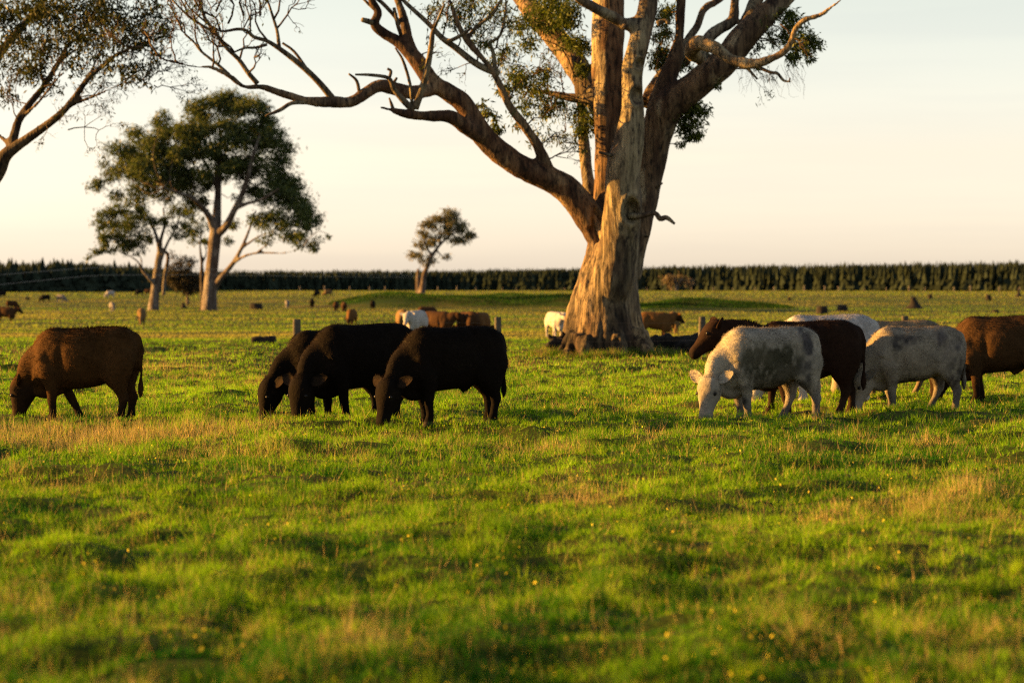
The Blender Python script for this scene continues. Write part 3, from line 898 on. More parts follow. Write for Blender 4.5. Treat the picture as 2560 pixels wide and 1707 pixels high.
# deadwood, spurs and secondary branches as finer tubes
for rows in (
    [(1033, 276, -2.1, 9), (1005, 250, -2.2, 8), (984, 222, -2.3, 7), (970, 196, -2.4, 5), (930, 188, -2.5, 4), (888, 187, -2.6, 2.5)],
    [(972, 200, -2.4, 4), (975, 180, -2.4, 4), (968, 172, -2.4, 3)], [(980, 215, -2.3, 5), (992, 195, -2.2, 3)],
    [(1037, 272, -2.1, 10), (1050, 230, -2.2, 9), (1064, 184, -2.3, 8), (1078, 110, -2.4, 6.5), (1082, 82, -2.4, 5.5), (1096, 50, -2.5, 3.5), (1112, 10, -2.6, 3)],
    [(1030, 262, -2.1, 4.5), (1026, 214, -2.2, 4), (1008, 153, -2.3, 3.5), (988, 120, -2.4, 2)],
    [(985, 280, -2.3, 5), (978, 262, -2.3, 4), (973, 245, -2.3, 2)], [(900, 245, -2.0, 4.5), (893, 205, -2.0, 4), (872, 185, -2.1, 2.5)],
    [(940, 60, -1.3, 8), (922, 54, -1.4, 7), (905, 50, -1.5, 6)],
    [(945, 30, -1.3, 6), (925, 15, -1.3, 4), (905, -5, -1.3, 3)], [(1000, 60, -1.0, 6), (985, 38, -1.2, 5), (952, 8, -1.4, 5), (930, -10, -1.5, 4)], [(1003, 90, -1.2, 5), (990, 60, -1.4, 5), (985, 20, -1.4, 4)],
    [(1248, 186, -1.2, 9), (1194, 161, -1.2, 8.5), (1144, 122, -1.1, 8), (1106, 96, -1.1, 7), (1068, 57, -1.0, 6), (1014, 8, -.9, 5), (990, -20, -.9, 4)],
    [(1167, 100, -1.4, 6), (1190, 70, -1.4, 5), (1226, 40, -1.4, 5), (1245, 15, -1.5, 4), (1262, -10, -1.6, 3)], [(1106, 97, -1.1, 6), (1124, 99, -1.3, 5.5), (1150, 90, -1.5, 5), (1180, 70, -1.6, 3)],
    [(1240, 191, -1.2, 6), (1232, 130, -1.2, 5), (1222, 110, -1.2, 5), (1250, 90, -1.3, 4), (1262, 30, -1.3, 3), (1265, -10, -1.3, 2)],
    [(831, 247, -2.3, 9), (803, 211, -2.4, 8), (769, 177, -2.5, 7.5), (729, 146, -2.6, 7), (698, 119, -2.7, 6), (667, 102, -2.8, 5), (633, 92, -2.9, 4.5), (616, 76, -3.0, 4), (593, 75, -3.1, 4), (552, 79, -3.2, 3), (520, 60, -3.3, 2)],
    [(765, 170, -2.5, 4), (735, 130, -2.4, 3.5), (706, 108, -2.4, 3)],
    [(698, 119, -2.7, 5), (693, 80, -2.6, 4), (684, 50, -2.6, 3.5), (667, -5, -2.6, 2.5)], [(667, 112, -2.8, 4), (640, 119, -2.9, 3.5), (612, 121, -3.0, 3), (585, 131, -3.1, 2)],
    [(644, 210, -2.9, 6.5), (620, 184, -3.0, 6), (599, 150, -3.0, 5.5), (565, 116, -3.1, 5), (538, 78, -3.1, 4.5), (511, 41, -3.2, 4), (502, -5, -3.2, 3)],
    [(545, 85, -3.1, 4), (505, 62, -3.2, 3.5), (470, 40, -3.3, 3), (430, 0, -3.4, 2)],
    [(572, 187, -3.1, 4.5), (545, 163, -3.1, 3.8), (504, 129, -3.2, 3), (484, 105, -3.2, 2.5), (455, 78, -3.3, 1.6)],
    [(770, 256, -2.5, 6), (730, 260, -2.7, 5), (700, 275, -2.9, 5), (664, 290, -3.1, 2)],
    [(1883, 163, -2.1, 5), (1924, 180, -2.2, 4), (1944, 184, -2.3, 4), (1958, 201, -2.3, 3.5), (1976, 205, -2.4, 2)], [(1973, 204, -2.4, 2.5), (1975, 195, -2.4, 1.5)], [(1863, 165, -2.0, 5), (1893, 198, -2.1, 2.5)],
    [(1553, 392, -0.95, 5), (1525, 388, -1.15, 5), (1498, 381, -1.3, 3.5)],
    [(1572, 540, -0.9, 8), (1605, 538, -1.05, 7), (1638, 533, -1.15, 6), (1650, 546, -1.2, 7), (1668, 546, -1.2, 6), (1687, 560, -1.25, 3)],
    [(1640, 470, 0.3, 4), (1656, 458, 0.1, 2)], [(1610, 590, 0.3, 4), (1622, 592, 0.1, 2)], [(1643, 60, -.4, 7), (1660, 52, -.4, 6), (1672, 58, -.5, 5)],
):
    G.limb(rows, False, 6, 4, 0.25)
GL, GW = (0.022, 0.040, 0.008), (0.115, 0.125, 0.012)
def gc(cx, cy, r, subs, per, dz=0.5, f=0.4, flat=0.8):
    clump(G, cx, cy, dz, r, subs, int(per * 1.25), 0.135, 0.036, GL, GW, f, 1.1, 0.012, flat, sig=0.34)
for a in ((1340, 40, 45, 10, 60, 3.0), (1385, 15, 50, 12, 70, 2.2), (1430, 40, 42, 10, 70, 1.6), (1450, 110, 36, 9, 65, 1.4), (1402, 55, 36, 8, 60, 2.4), (1455, 165, 22, 5, 45, 1.5),
          (1290, 65, 40, 7, 40, 2.0), (1325, 110, 34, 6, 40, 2.0), (1240, 30, 40, 6, 30, 0.5), (1190, 60, 42, 6, 28, -1.0), (1140, 40, 38, 5, 24, -1.2), (1090, 30, 30, 4, 20, -1.0),
          (1290, 200, 38, 9, 60, .8), (1325, 235, 40, 9, 60, 1.4), (1350, 180, 28, 5, 45, 1.6), (1262, 225, 26, 5, 40, .2), (1365, 270, 36, 6, 45, 1.6), (1400, 250, 30, 5, 40, 1.6),
          (1222, 285, 24, 5, 40, -.4), (1235, 325, 22, 5, 40, -.3), (1205, 262, 18, 3, 30, -.6), (1300, 300, 34, 4, 30, .3), (1345, 335, 34, 4, 24, .6), (1400, 340, 24, 3, 20, 1.0),
          (1462, 300, 28, 8, 55, 1.0), (1448, 330, 20, 5, 45, 1.1), (1440, 275, 24, 5, 40, 1.4), (1200, 110, 36, 5, 28, -1.0), (1260, 130, 34, 5, 30, -.4), (1235, 160, 26, 3, 24, -.6), (1165, 10, 36, 5, 28, -1.0),
          (1665, 30, 30, 8, 55, 1.6), (1660, 85, 28, 7, 50, 1.6), (1650, 130, 28, 7, 50, 1.8), (1640, 160, 24, 5, 40, 1.8), (1690, 175, 22, 3, 30, 1.6), (1720, 160, 20, 3, 30, 1.8),
          (1728, 285, 36, 10, 65, .8), (1748, 265, 26, 7, 55, .6), (1712, 325, 24, 6, 50, .9), (1735, 330, 18, 4, 40, .8), (1700, 360, 14, 2, 24, 1.0), (1680, 300, 22, 3, 30, 1.2), (1715, 205, 24, 3, 30, 1.4),
          (1975, 70, 34, 8, 55, .4), (2000, 115, 34, 9, 55, .2), (2022, 100, 26, 6, 50, .1), (1965, 40, 24, 5, 45, .6), (1985, 145, 22, 4, 40, .2), (1950, 95, 24, 4, 35, .4), (1890, 120, 24, 3, 25, .8), (2020, 140, 16, 3, 30, .1), (1795, 215, 10, 2, 14, .2),
          (1400, -60, 90, 12, 50, 2.5), (1640, -70, 80, 10, 50, 1.0), (1180, -70, 90, 10, 40, -.5), (1900, -80, 90, 12, 45, 1.0), (1020, -80, 80, 6, 30, -1), (2100, -60, 30, 3, 20, 0)):
    gc(*a[:5], dz=a[5])
# bare twiggy ends of the long left limb, with a few leaves
spr = []
for x0, y0, dz, dx, dy, L, dep in ((552, 79, -3.2, -.6, .7, 1.0, 3), (520, 60, -3.3, -.6, .6, .9, 3), (511, 41, -3.2, -.2, 1, .9, 3), (502, 0, -3.2, -.3, 1, .8, 2), (600, 75, -3.0, .1, 1, .9, 3), (633, 92, -2.9, -.1, 1, .8, 3),
                                   (684, 50, -2.6, .4, .9, .8, 3), (690, 75, -2.6, .6, .8, .8, 2), (667, 100, -2.8, -.3, 1, .9, 3), (667, 5, -2.6, .5, .6, .6, 2), (585, 131, -3.1, -.6, .5, .7, 3), (565, 116, -3.1, -.7, .6, .8, 3),
                                   (484, 105, -3.2, -.5, .8, .8, 3), (504, 129, -3.2, -.2, 1, .7, 3), (545, 163, -3.1, .1, 1, .7, 3), (455, 78, -3.3, -.5, .9, .8, 3), (445, 158, -3.4, -.3, 1, .7, 3), (402, 146, -3.5, -.5, .8, .7, 3),
                                   (355, 118, -3.6, -.9, .4, .8, 3), (531, 170, -3.2, .1, 1, .6, 2), (599, 150, -3.0, .3, 1, .6, 2), (470, 40, -3.3, -.4, .8, .8, 3), (430, 0, -3.4, -.4, .6, .8, 2), (620, 184, -3.0, .4, .9, .5, 2), (570, 60, -3.1, -.3, 1, .8, 3), (540, 30, -3.1, .2, 1, .8, 3), (610, 40, -2.9, 0, 1, .8, 3), (650, 40, -2.7, -.2, 1, .7, 3)):
    G.spray(P3(x0, y0, 57.5 + dz), np.array([dx, rng.uniform(-.5, .5), dy]), L, 0.026, dep, 0.65, 0.12, spr, (0.42, 0.33, 0.28))
for x0, y0, dz, dx, dy, L, dep in ((1240, 191, -1.2, .3, .9, .8, 2), (1313, 318, -.8, .8, .6, .9, 3), (1343, 364, -.6, .8, .4, .8, 3), (1355, 400, -.4, .9, .35, .9, 3), (1271, 260, -1, .6, .8, .9, 3), (1194, 161, -1.2, .2, 1, .8, 3), (1144, 122, -1.1, -.3, .9, .7, 3),
                                   (1210, 150, -1.3, -.8, -.2, .7, 2), (1106, 96, -1.1, .2, 1, .8, 3), (1167, 100, -1.4, .3, 1, .8, 3), (1430, 246, 1.9, -.3, .9, .8, 3), (1440, 200, 2.3, -.4, .8, .8, 3), (1374, 233, 2.1, -.5, .5, .8, 3), (1420, 130, 2.5, -.5, .7, .8, 3), (1740, 205, .4, .3, .8, .5, 2),
                                   (1806, 160, .4, .7, -.1, .8, 3), (1850, 105, .5, .9, 0, 1.0, 3), (1950, 60, -2.4, .6, -.6, .6, 2), (1240, 120, -1.2, .4, .8, .9, 3), (1080, 90, -2.4, .3, .9, .7, 2), (1035, 150, -1.2, .8, .3, .5, 2), (1690, 120, 1, -.5, .6, .6, 3), (1660, 215, .9, -.2, .9, .7, 3), (1310, 245, .6, .4, .8, .8, 3)):
    G.spray(P3(x0, y0, 57.5 + dz), np.array([dx, rng.uniform(-.6, .6), dy]), L, 0.02, dep, 0.7, 0.05, spr, (0.42, 0.32, 0.26))
# hair-fine hanging twigs under the right limb
for k in range(46):
    a = P3(rng.uniform(1840, 2010), rng.uniform(150, 185), 57.5 + rng.uniform(-2.3, .3))
    G.twig(a, a + np.array([rng.uniform(-.1, .35), rng.uniform(-.1, .1), -rng.uniform(.2, .62)]), 0.004, 0.002, 0.1, (0.5, 0.42, 0.36), 3)
SP = np.vstack(spr)
pick = SP[rng.integers(0, len(SP), 5200)]
right = pick[:, 0] > px(880, 57)
pick = np.vstack([pick[right], pick[~right][::4]])
leaf_quads(G.leaf, pick + rng.standard_normal(pick.shape) * 0.03, 0.11, 0.03, 1.1, leaf_cols(len(pick), GL, GW, .35))
GT = tag(empty('gum_tree', (px(1512, 57.5), 57.5, 0)), 'massive old gum tree with forked golden lit trunk standing at the fence', 'tree', 'gum trees')
def under(root, name, me, mat):
    """a part kept where it was built, parented to its thing"""
    o = link(name, me, mat, root)
    o.matrix_parent_inverse = mathutils.Matrix.Translation(root.location).inverted()
    if name in ('twigs', 'crown'):
        o['kind'] = 'stuff'
    return o
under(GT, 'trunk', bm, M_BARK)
under(GT, 'twigs', G.fine.mesh('twigs', True), M_BARK)
under(GT, 'crown', G.leaf.mesh('crown'), M_LEAF)

# ---- the gum that leans in from the left edge
T = Tree(64.0)
for rows in (
    [(-150, 915, 0, 62), (-148, 880, 0, 48), (-140, 780, 0, 40), (-120, 650, 0, 36), (-80, 540, 0, 33), (-40, 470, 0, 28), (-5, 427, 0, 21), (12, 390, -.1, 18), (46, 363, -.2, 14), (92, 331, -.3, 12), (147, 289, -.5, 10), (184, 248, -.6, 9), (220, 197, -.7, 8), (257, 165, -.8, 7), (298, 133, -.9, 5.5), (349, 115, -1, 3.5), (400, 80, -1, 2)],
    [(12, 392, 0, 14), (28, 367, .1, 13), (46, 303, .3, 11), (73, 262, .4, 9.5), (110, 216, .6, 8.5), (147, 156, .7, 7.5), (174, 110, .9, 6), (220, 87, 1, 4.5), (260, 50, 1.1, 3)],
    [(-60, 500, .5, 26), (-70, 380, 1, 22), (-50, 260, 1.5, 18), (-10, 150, 2, 14), (28, 100, 2.2, 11), (92, 23, 2.5, 8), (140, -40, 2.8, 6)],
    [(179, 262, -.5, 6), (230, 243, -.8, 5), (294, 216, -1.1, 3.5), (349, 200, -1.3, 2.5), (385, 214, -1.4, 1.5)],
    [(28, 368, 0, 7), (5, 345, .3, 6), (-30, 320, .6, 5)], [(60, 290, .3, 6), (90, 262, 0, 5), (118, 230, -.3, 5), (150, 190, -.5, 4), (200, 150, -.7, 3)],
    [(110, 216, .6, 6), (100, 150, .9, 5), (120, 90, 1.1, 4), (110, 30, 1.3, 3)], [(220, 197, -.7, 5), (250, 130, -.4, 4), (290, 70, -.2, 3), (340, 20, 0, 2.5)], [(147, 156, .7, 5), (200, 120, .5, 4), (260, 110, .4, 3), (330, 85, .3, 2)],
    [(92, 331, -.3, 4), (125, 312, -.5, 3), (170, 325, -.7, 2), (200, 315, -.8, 1.2)],
):
    T.limb(rows, True, 10, 5)
LG, LW = (0.016, 0.024, 0.009), (0.07, 0.062, 0.010)
for cx, cy, r, s, per, dz in ((20, 30, 60, 12, 60, 1.5), (90, 40, 60, 13, 60, .8), (160, 30, 60, 13, 60, .3), (230, 30, 60, 12, 60, 0), (300, 40, 60, 12, 60, -.4), (360, 40, 50, 9, 50, -.6), (40, 110, 55, 10, 55, 1.2), (110, 110, 55, 11, 55, .6), (180, 90, 50, 10, 55, .2),
                              (250, 90, 50, 9, 55, -.3), (320, 95, 50, 9, 55, -.6), (370, 110, 36, 5, 40, -.8), (20, 180, 45, 7, 45, 1.0), (90, 170, 45, 8, 50, .5), (210, 160, 36, 4, 30, -.4), (290, 160, 34, 5, 35, -.8), (340, 160, 36, 5, 40, -.9), (380, 165, 24, 4, 30, -1), (360, 195, 24, 3, 22, -1.2),
                              (320, 195, 26, 3, 25, -1), (130, 205, 34, 4, 28, .4), (20, 240, 34, 4, 30, .8), (400, 70, 34, 5, 35, -.8), (60, -50, 80, 12, 50, 1), (220, -50, 90, 12, 50, 0), (350, -40, 70, 9, 45, -.5), (-40, 60, 60, 10, 55, 1.5), (-60, 180, 60, 8, 45, 1.2), (150, 150, 40, 6, 40, .3), (240, 200, 24, 3, 20, -.6)):
    clump(T, cx, cy, dz, r, s, int(per * 1.15), 0.155, 0.045, LG, LW, .4, 1.0, 0.014, .85, sig=.36)
spr = []
for x0, y0, dx, dy in ((349, 115, .6, .3), (385, 214, .8, 0), (349, 200, .7, .2), (294, 216, .5, .5), (298, 133, .7, .4), (257, 165, .7, .3), (184, 248, .8, .2), (110, 216, .2, .9), (46, 303, -.3, .9), (147, 289, .6, .6), (92, 331, .7, .3), (230, 243, .6, .4), (220, 197, .3, .9), (170, 325, .8, 0)):
    T.spray(P3(x0, y0, 64 - .5), np.array([dx, rng.uniform(-.4, .4), dy]), .8, 0.018, 3, .6, .05, spr, (0.36, 0.28, 0.24))
SP = np.vstack(spr)
pick = SP[rng.integers(0, len(SP), 900)]
leaf_quads(T.leaf, pick, 0.11, 0.03, 1.0, leaf_cols(len(pick), LG, LW, .35))
bm = fuse(T.big, 0.06, 2)
set_col(bm, np.ones((len(bm.vertices), 3)) * np.array([0.40, 0.33, 0.28]))
E = tag(empty('gum_tree', (px(-150, 64), 64, 0)), 'gum tree with branches and olive foliage leaning in from the left edge', 'tree', 'gum trees')
under(E, 'trunk', bm, M_BARK)
under(E, 'twigs', T.fine.mesh('twigs', True), M_BARK)
under(E, 'crown', T.leaf.mesh('crown'), M_LEAF)

# ---- the group in the left background
def far_gum(D, limbs, clumps, label, leafL, leafW, base, warm, f=.48, voxel=0.16, twig_r=.04, tint=(1, 1, 1), group='gum trees'):
    T = Tree(D)
    for rows in limbs:
        T.limb([(a, b, c, d) for a, b, c, d in rows], True, 9, 4)
    for cx, cy, r, s, per, dz in clumps:
        clump(T, cx, cy, dz, r, s, int(per * 1.7), leafL, leafW, base, warm, f, .5, twig_r, .85, sig=.31)
    bm = fuse(T.big, voxel, 2)
    V = get_co(bm)
    set_col(bm, np.array(tint) * (0.85 + 0.3 * (perlin3(V * [1, 1, .2], .9, 4)[:, None] * .5 + .5)))
    x0, y0 = limbs[0][0][0], limbs[0][0][1]
    E = tag(empty('gum_tree', (px(x0, D), D, float(ground_h(px(x0, D), D)))), label, 'tree', group)
    under(E, 'trunk', bm, M_BARK_FAR)
    if T.fine.n:
        under(E, 'twigs', T.fine.mesh('twigs', True), M_BARK_FAR)
    if T.leaf.n:
        under(E, 'crown', T.leaf.mesh('crown'), M_LEAF)

FG, FW = (0.026, 0.044, 0.018), (0.105, 0.115, 0.022)
far_gum(290, [
    [(523, 790, 0, 26), (523, 768, 0, 21), (527, 700, 0, 17), (533, 640, 0, 16), (538, 590, 0, 16), (541, 555, 0, 13), (545, 487, 1, 9), (548, 420, 2, 7), (551, 353, 3, 5), (545, 290, 3, 3)],
    [(535, 575, 0, 10), (524, 544, -1, 9), (505, 518, -2, 7), (478, 494, -4, 6), (448, 483, -5, 4), (410, 470, -6, 3)],
    [(540, 590, 0, 11), (565, 565, -1, 10), (586, 525, -2, 8), (612, 468, -3, 7), (632, 391, -4, 5), (650, 340, -4, 3)],
    [(588, 522, -2, 6), (620, 508, -3, 5), (652, 500, -5, 4), (700, 470, -6, 3)],
    [(535, 720, 0, 9), (552, 695, -1, 8), (582, 659, -2, 6.5), (604, 620, -3, 5), (620, 583, -3, 4), (640, 525, -4, 3)],
    [(584, 657, -2, 5), (612, 640, -4, 4), (650, 632, -5, 3.2), (716, 632, -7, 2.5), (760, 615, -8, 1.5)], [(605, 620, -3, 4), (650, 590, -4, 3), (700, 575, -5, 2)], [(640, 633, -5, 3), (670, 612, -6, 2.5), (720, 600, -7, 1.6)],
    [(545, 480, 1, 6), (520, 420, 2, 5), (490, 370, 3, 3.5), (460, 330, 4, 2)], [(550, 400, 2, 4), (590, 350, 2, 3), (610, 300, 2, 2)],
], [(540, 255, 42, 10, 120, 2), (505, 262, 36, 8, 100, 0), (580, 270, 40, 9, 120, 3), (625, 280, 42, 10, 120, -1), (660, 300, 38, 9, 110, 1), (470, 310, 45, 10, 120, -2), (520, 315, 46, 11, 130, 3), (575, 330, 46, 11, 130, -3), (630, 345, 48, 12, 140, 2), (680, 350, 38, 9, 110, -2), (700, 400, 42, 10, 120, 2),
    (425, 340, 38, 9, 100, 1), (385, 355, 38, 9, 90, -2), (340, 350, 36, 8, 85, 2), (305, 385, 38, 9, 90, -1), (350, 400, 42, 10, 110, 1), (400, 405, 46, 11, 120, -3), (450, 390, 46, 11, 130, 3), (510, 380, 46, 11, 130, -2), (570, 400, 44, 10, 120, 2), (650, 420, 46, 11, 130, -2), (710, 450, 44, 10, 120, 1),
    (270, 430, 32, 7, 70, 1), (235, 455, 24, 5, 50, 0), (315, 445, 38, 8, 90, -2), (370, 460, 40, 9, 100, 2), (430, 450, 40, 9, 110, -2), (480, 440, 40, 9, 110, 1), (290, 490, 26, 4, 40, 1), (340, 495, 28, 5, 55, -1), (410, 495, 28, 5, 55, 2), (740, 490, 40, 9, 110, -1), (690, 500, 42, 10, 120, -3), (770, 530, 32, 7, 90, 1),
    (640, 470, 34, 7, 80, 0), (790, 560, 26, 5, 70, 0), (740, 550, 38, 8, 100, -4), (690, 555, 36, 7, 85, -5), (650, 545, 30, 5, 60, -4), (720, 590, 30, 6, 70, -6), (770, 600, 26, 5, 55, -7), (800, 612, 20, 3, 40, -8), (822, 585, 9, 1, 16, -8), (670, 585, 26, 4, 45, -5), (600, 440, 30, 5, 60, 1), (540, 440, 34, 6, 70, 3), (585, 560, 20, 3, 30, 3), (510, 470, 30, 4, 55, 2), (745, 620, 22, 3, 30, -7), (600, 500, 24, 3, 40, 3)] + [(510 + 235 * math.cos(a) * q, 395 + 135 * math.sin(a) * q, 30, 6, 75, rng.uniform(-5, 5)) for a, q in zip(rng.uniform(0, 6.28, 14), rng.uniform(.15, .9, 14))],
    'largest far gum tree, with broad dark crown and pale leaning trunk', .42, .16, FG, FW, tint=(1.0, .93, .9))
far_gum(300, [
    [(383, 790, 0, 20), (384, 765, 0, 14), (391, 700, 0, 11), (397, 650, 0, 9.5), (399, 625, 0, 7), (391, 590, 0, 5), (378, 560, 1, 4), (362, 530, 1, 3)],
    [(399, 640, 0, 6), (402, 600, -1, 5), (412, 560, -1, 4), (408, 520, -2, 3)], [(402, 650, 0, 5), (420, 605, -1, 4), (440, 570, -2, 3), (450, 540, -2, 2)], [(388, 710, 0, 6), (372, 695, -1, 5), (356, 675, -1, 4), (340, 650, -2, 3), (300, 632, -2, 2), (260, 628, -3, 1.5)],
    [(356, 672, -1, 3), (350, 640, -1, 2.5), (320, 610, -2, 2)], [(402, 620, 0, 4), (420, 640, 1, 5), (412, 690, 1, 5), (408, 740, 1, 5)],
], [(300, 545, 32, 7, 90, 0), (265, 555, 26, 6, 70, 0), (335, 565, 34, 8, 90, -2), (290, 590, 32, 7, 80, -2), (250, 595, 20, 4, 50, -3), (335, 600, 30, 6, 75, -2), (365, 590, 26, 5, 60, 0), (240, 635, 16, 3, 40, -3), (262, 628, 16, 3, 35, -3), (350, 540, 26, 4, 50, 1), (450, 555, 26, 4, 50, -2), (470, 530, 24, 4, 45, -2), (430, 525, 24, 4, 45, -2), (225, 640, 10, 2, 20, -3), (300, 520, 26, 5, 60, 0), (265, 530, 22, 4, 50, 0), (345, 525, 26, 5, 60, 1), (385, 545, 24, 4, 50, 0), (415, 550, 24, 4, 50, -2), (355, 620, 22, 3, 40, -1), (310, 615, 24, 4, 50, -2), (440, 590, 22, 3, 40, -2), (275, 610, 22, 4, 45, -2)],
    'smaller far gum with slim forked trunk, left of the broad one', .40, .15, FG, FW, tint=(.95, .9, .9))
far_gum(330, [
    [(508, 775, 0, 8), (507, 740, 0, 7), (505, 690, 0, 6), (504, 655, 0, 4), (500, 610, 0, 3), (508, 570, 0, 2)], [(505, 660, 0, 3), (516, 630, 0, 2.5), (506, 600, 0, 2)],
], [(490, 590, 26, 5, 70, 0), (505, 560, 24, 4, 60, 0), (478, 570, 20, 3, 50, 1), (575, 600, 20, 3, 35, 1), (515, 600, 16, 3, 40, 0)], 'thin crooked far gum half hidden behind the broad one', .40, .15, FG, FW, tint=(.5, .45, .42))
far_gum(345, [
    [(470, 768, 0, 5), (468, 735, 0, 4), (462, 700, 0, 3), (455, 670, 0, 2)],
], [(455, 680, 28, 9, 130, 0), (475, 700, 28, 9, 130, 0), (440, 705, 24, 7, 100, 0), (490, 715, 22, 6, 90, 0), (462, 650, 22, 5, 60, 0), (435, 640, 16, 2, 25, 0)], 'dark bushy shrub under the far gum trees', .35, .15, (.018, .018, .012), (.05, .035, .015), tint=(.5, .42, .38), group='shrubs')
far_gum(620, [
    [(1052, 740, 0, 11), (1056, 728, 0, 8), (1060, 690, 0, 6.5), (1068, 668, 0, 6), (1080, 640, 0, 5), (1100, 612, 0, 3.6), (1125, 590, 0, 3), (1150, 575, 0, 2)],
    [(1080, 640, 0, 4), (1065, 615, 0, 3), (1060, 590, 0, 2)], [(1090, 625, 0, 3), (1105, 640, 0, 2), (1120, 650, 0, 1.5)], [(1046, 735, 1, 7), (1045, 700, 1, 6), (1046, 672, 1, 4)], [(1100, 612, 0, 3), (1100, 580, 0, 2)],
], [(1100, 548, 22, 5, 60, 0), (1125, 545, 22, 5, 60, 0), (1075, 560, 22, 5, 60, 0), (1055, 575, 20, 4, 50, 0), (1130, 570, 26, 7, 80, 0), (1155, 565, 22, 5, 60, 0), (1168, 590, 20, 5, 50, 0), (1100, 580, 24, 5, 60, 0), (1065, 600, 24, 5, 60, 0), (1085, 605, 20, 4, 45, 0), (1140, 600, 22, 4, 50, 0), (1048, 635, 22, 4, 55, 0), (1075, 640, 20, 3, 40, 0), (1110, 640, 12, 2, 20, 0), (1050, 660, 14, 2, 25, 0), (1160, 610, 12, 2, 20, 0)],
    'lone leaning gum tree standing far off before the plantation', .75, .32, (.08, .078, .045), (.19, .155, .065), voxel=.22, twig_r=.07, tint=(.8, .68, .62))
far_gum(1050, [[(1690, 735, 0, 6), (1692, 715, 0, 5), (1685, 695, 0, 3)], [(1693, 712, 0, 3), (1710, 695, 0, 2)]],
        [(1665, 700, 18, 4, 40, 0), (1690, 695, 18, 4, 40, 0), (1715, 702, 20, 4, 40, 0), (1680, 712, 14, 3, 30, 0)], 'pale leafless looking bush before the plantation right of the great trunk', 1.2, .4, (.10, .075, .05), (.16, .11, .07), voxel=.5, twig_r=.1, group='shrubs')

# ------------------------------------------------------------------ cattle
X3, Y3, Z3 = np.eye(3)
TORSO = np.array([   # x, top z, bottom z, half width   (the animal faces -x)
    (0.84, 0.95, 0.78, 0.06), (0.805, 1.06, 0.68, 0.16), (0.72, 1.155, 0.59, 0.225), (0.59, 1.205, 0.53, 0.255), (0.40, 1.215, 0.505, 0.28), (0.20, 1.20, 0.455, 0.305),
    (-0.03, 1.19, 0.42, 0.325), (-0.24, 1.19, 0.405, 0.315), (-0.42, 1.20, 0.395, 0.275), (-0.55, 1.16, 0.385, 0.235), (-0.66, 1.04, 0.38, 0.175), (-0.73, 0.90, 0.45, 0.10)])

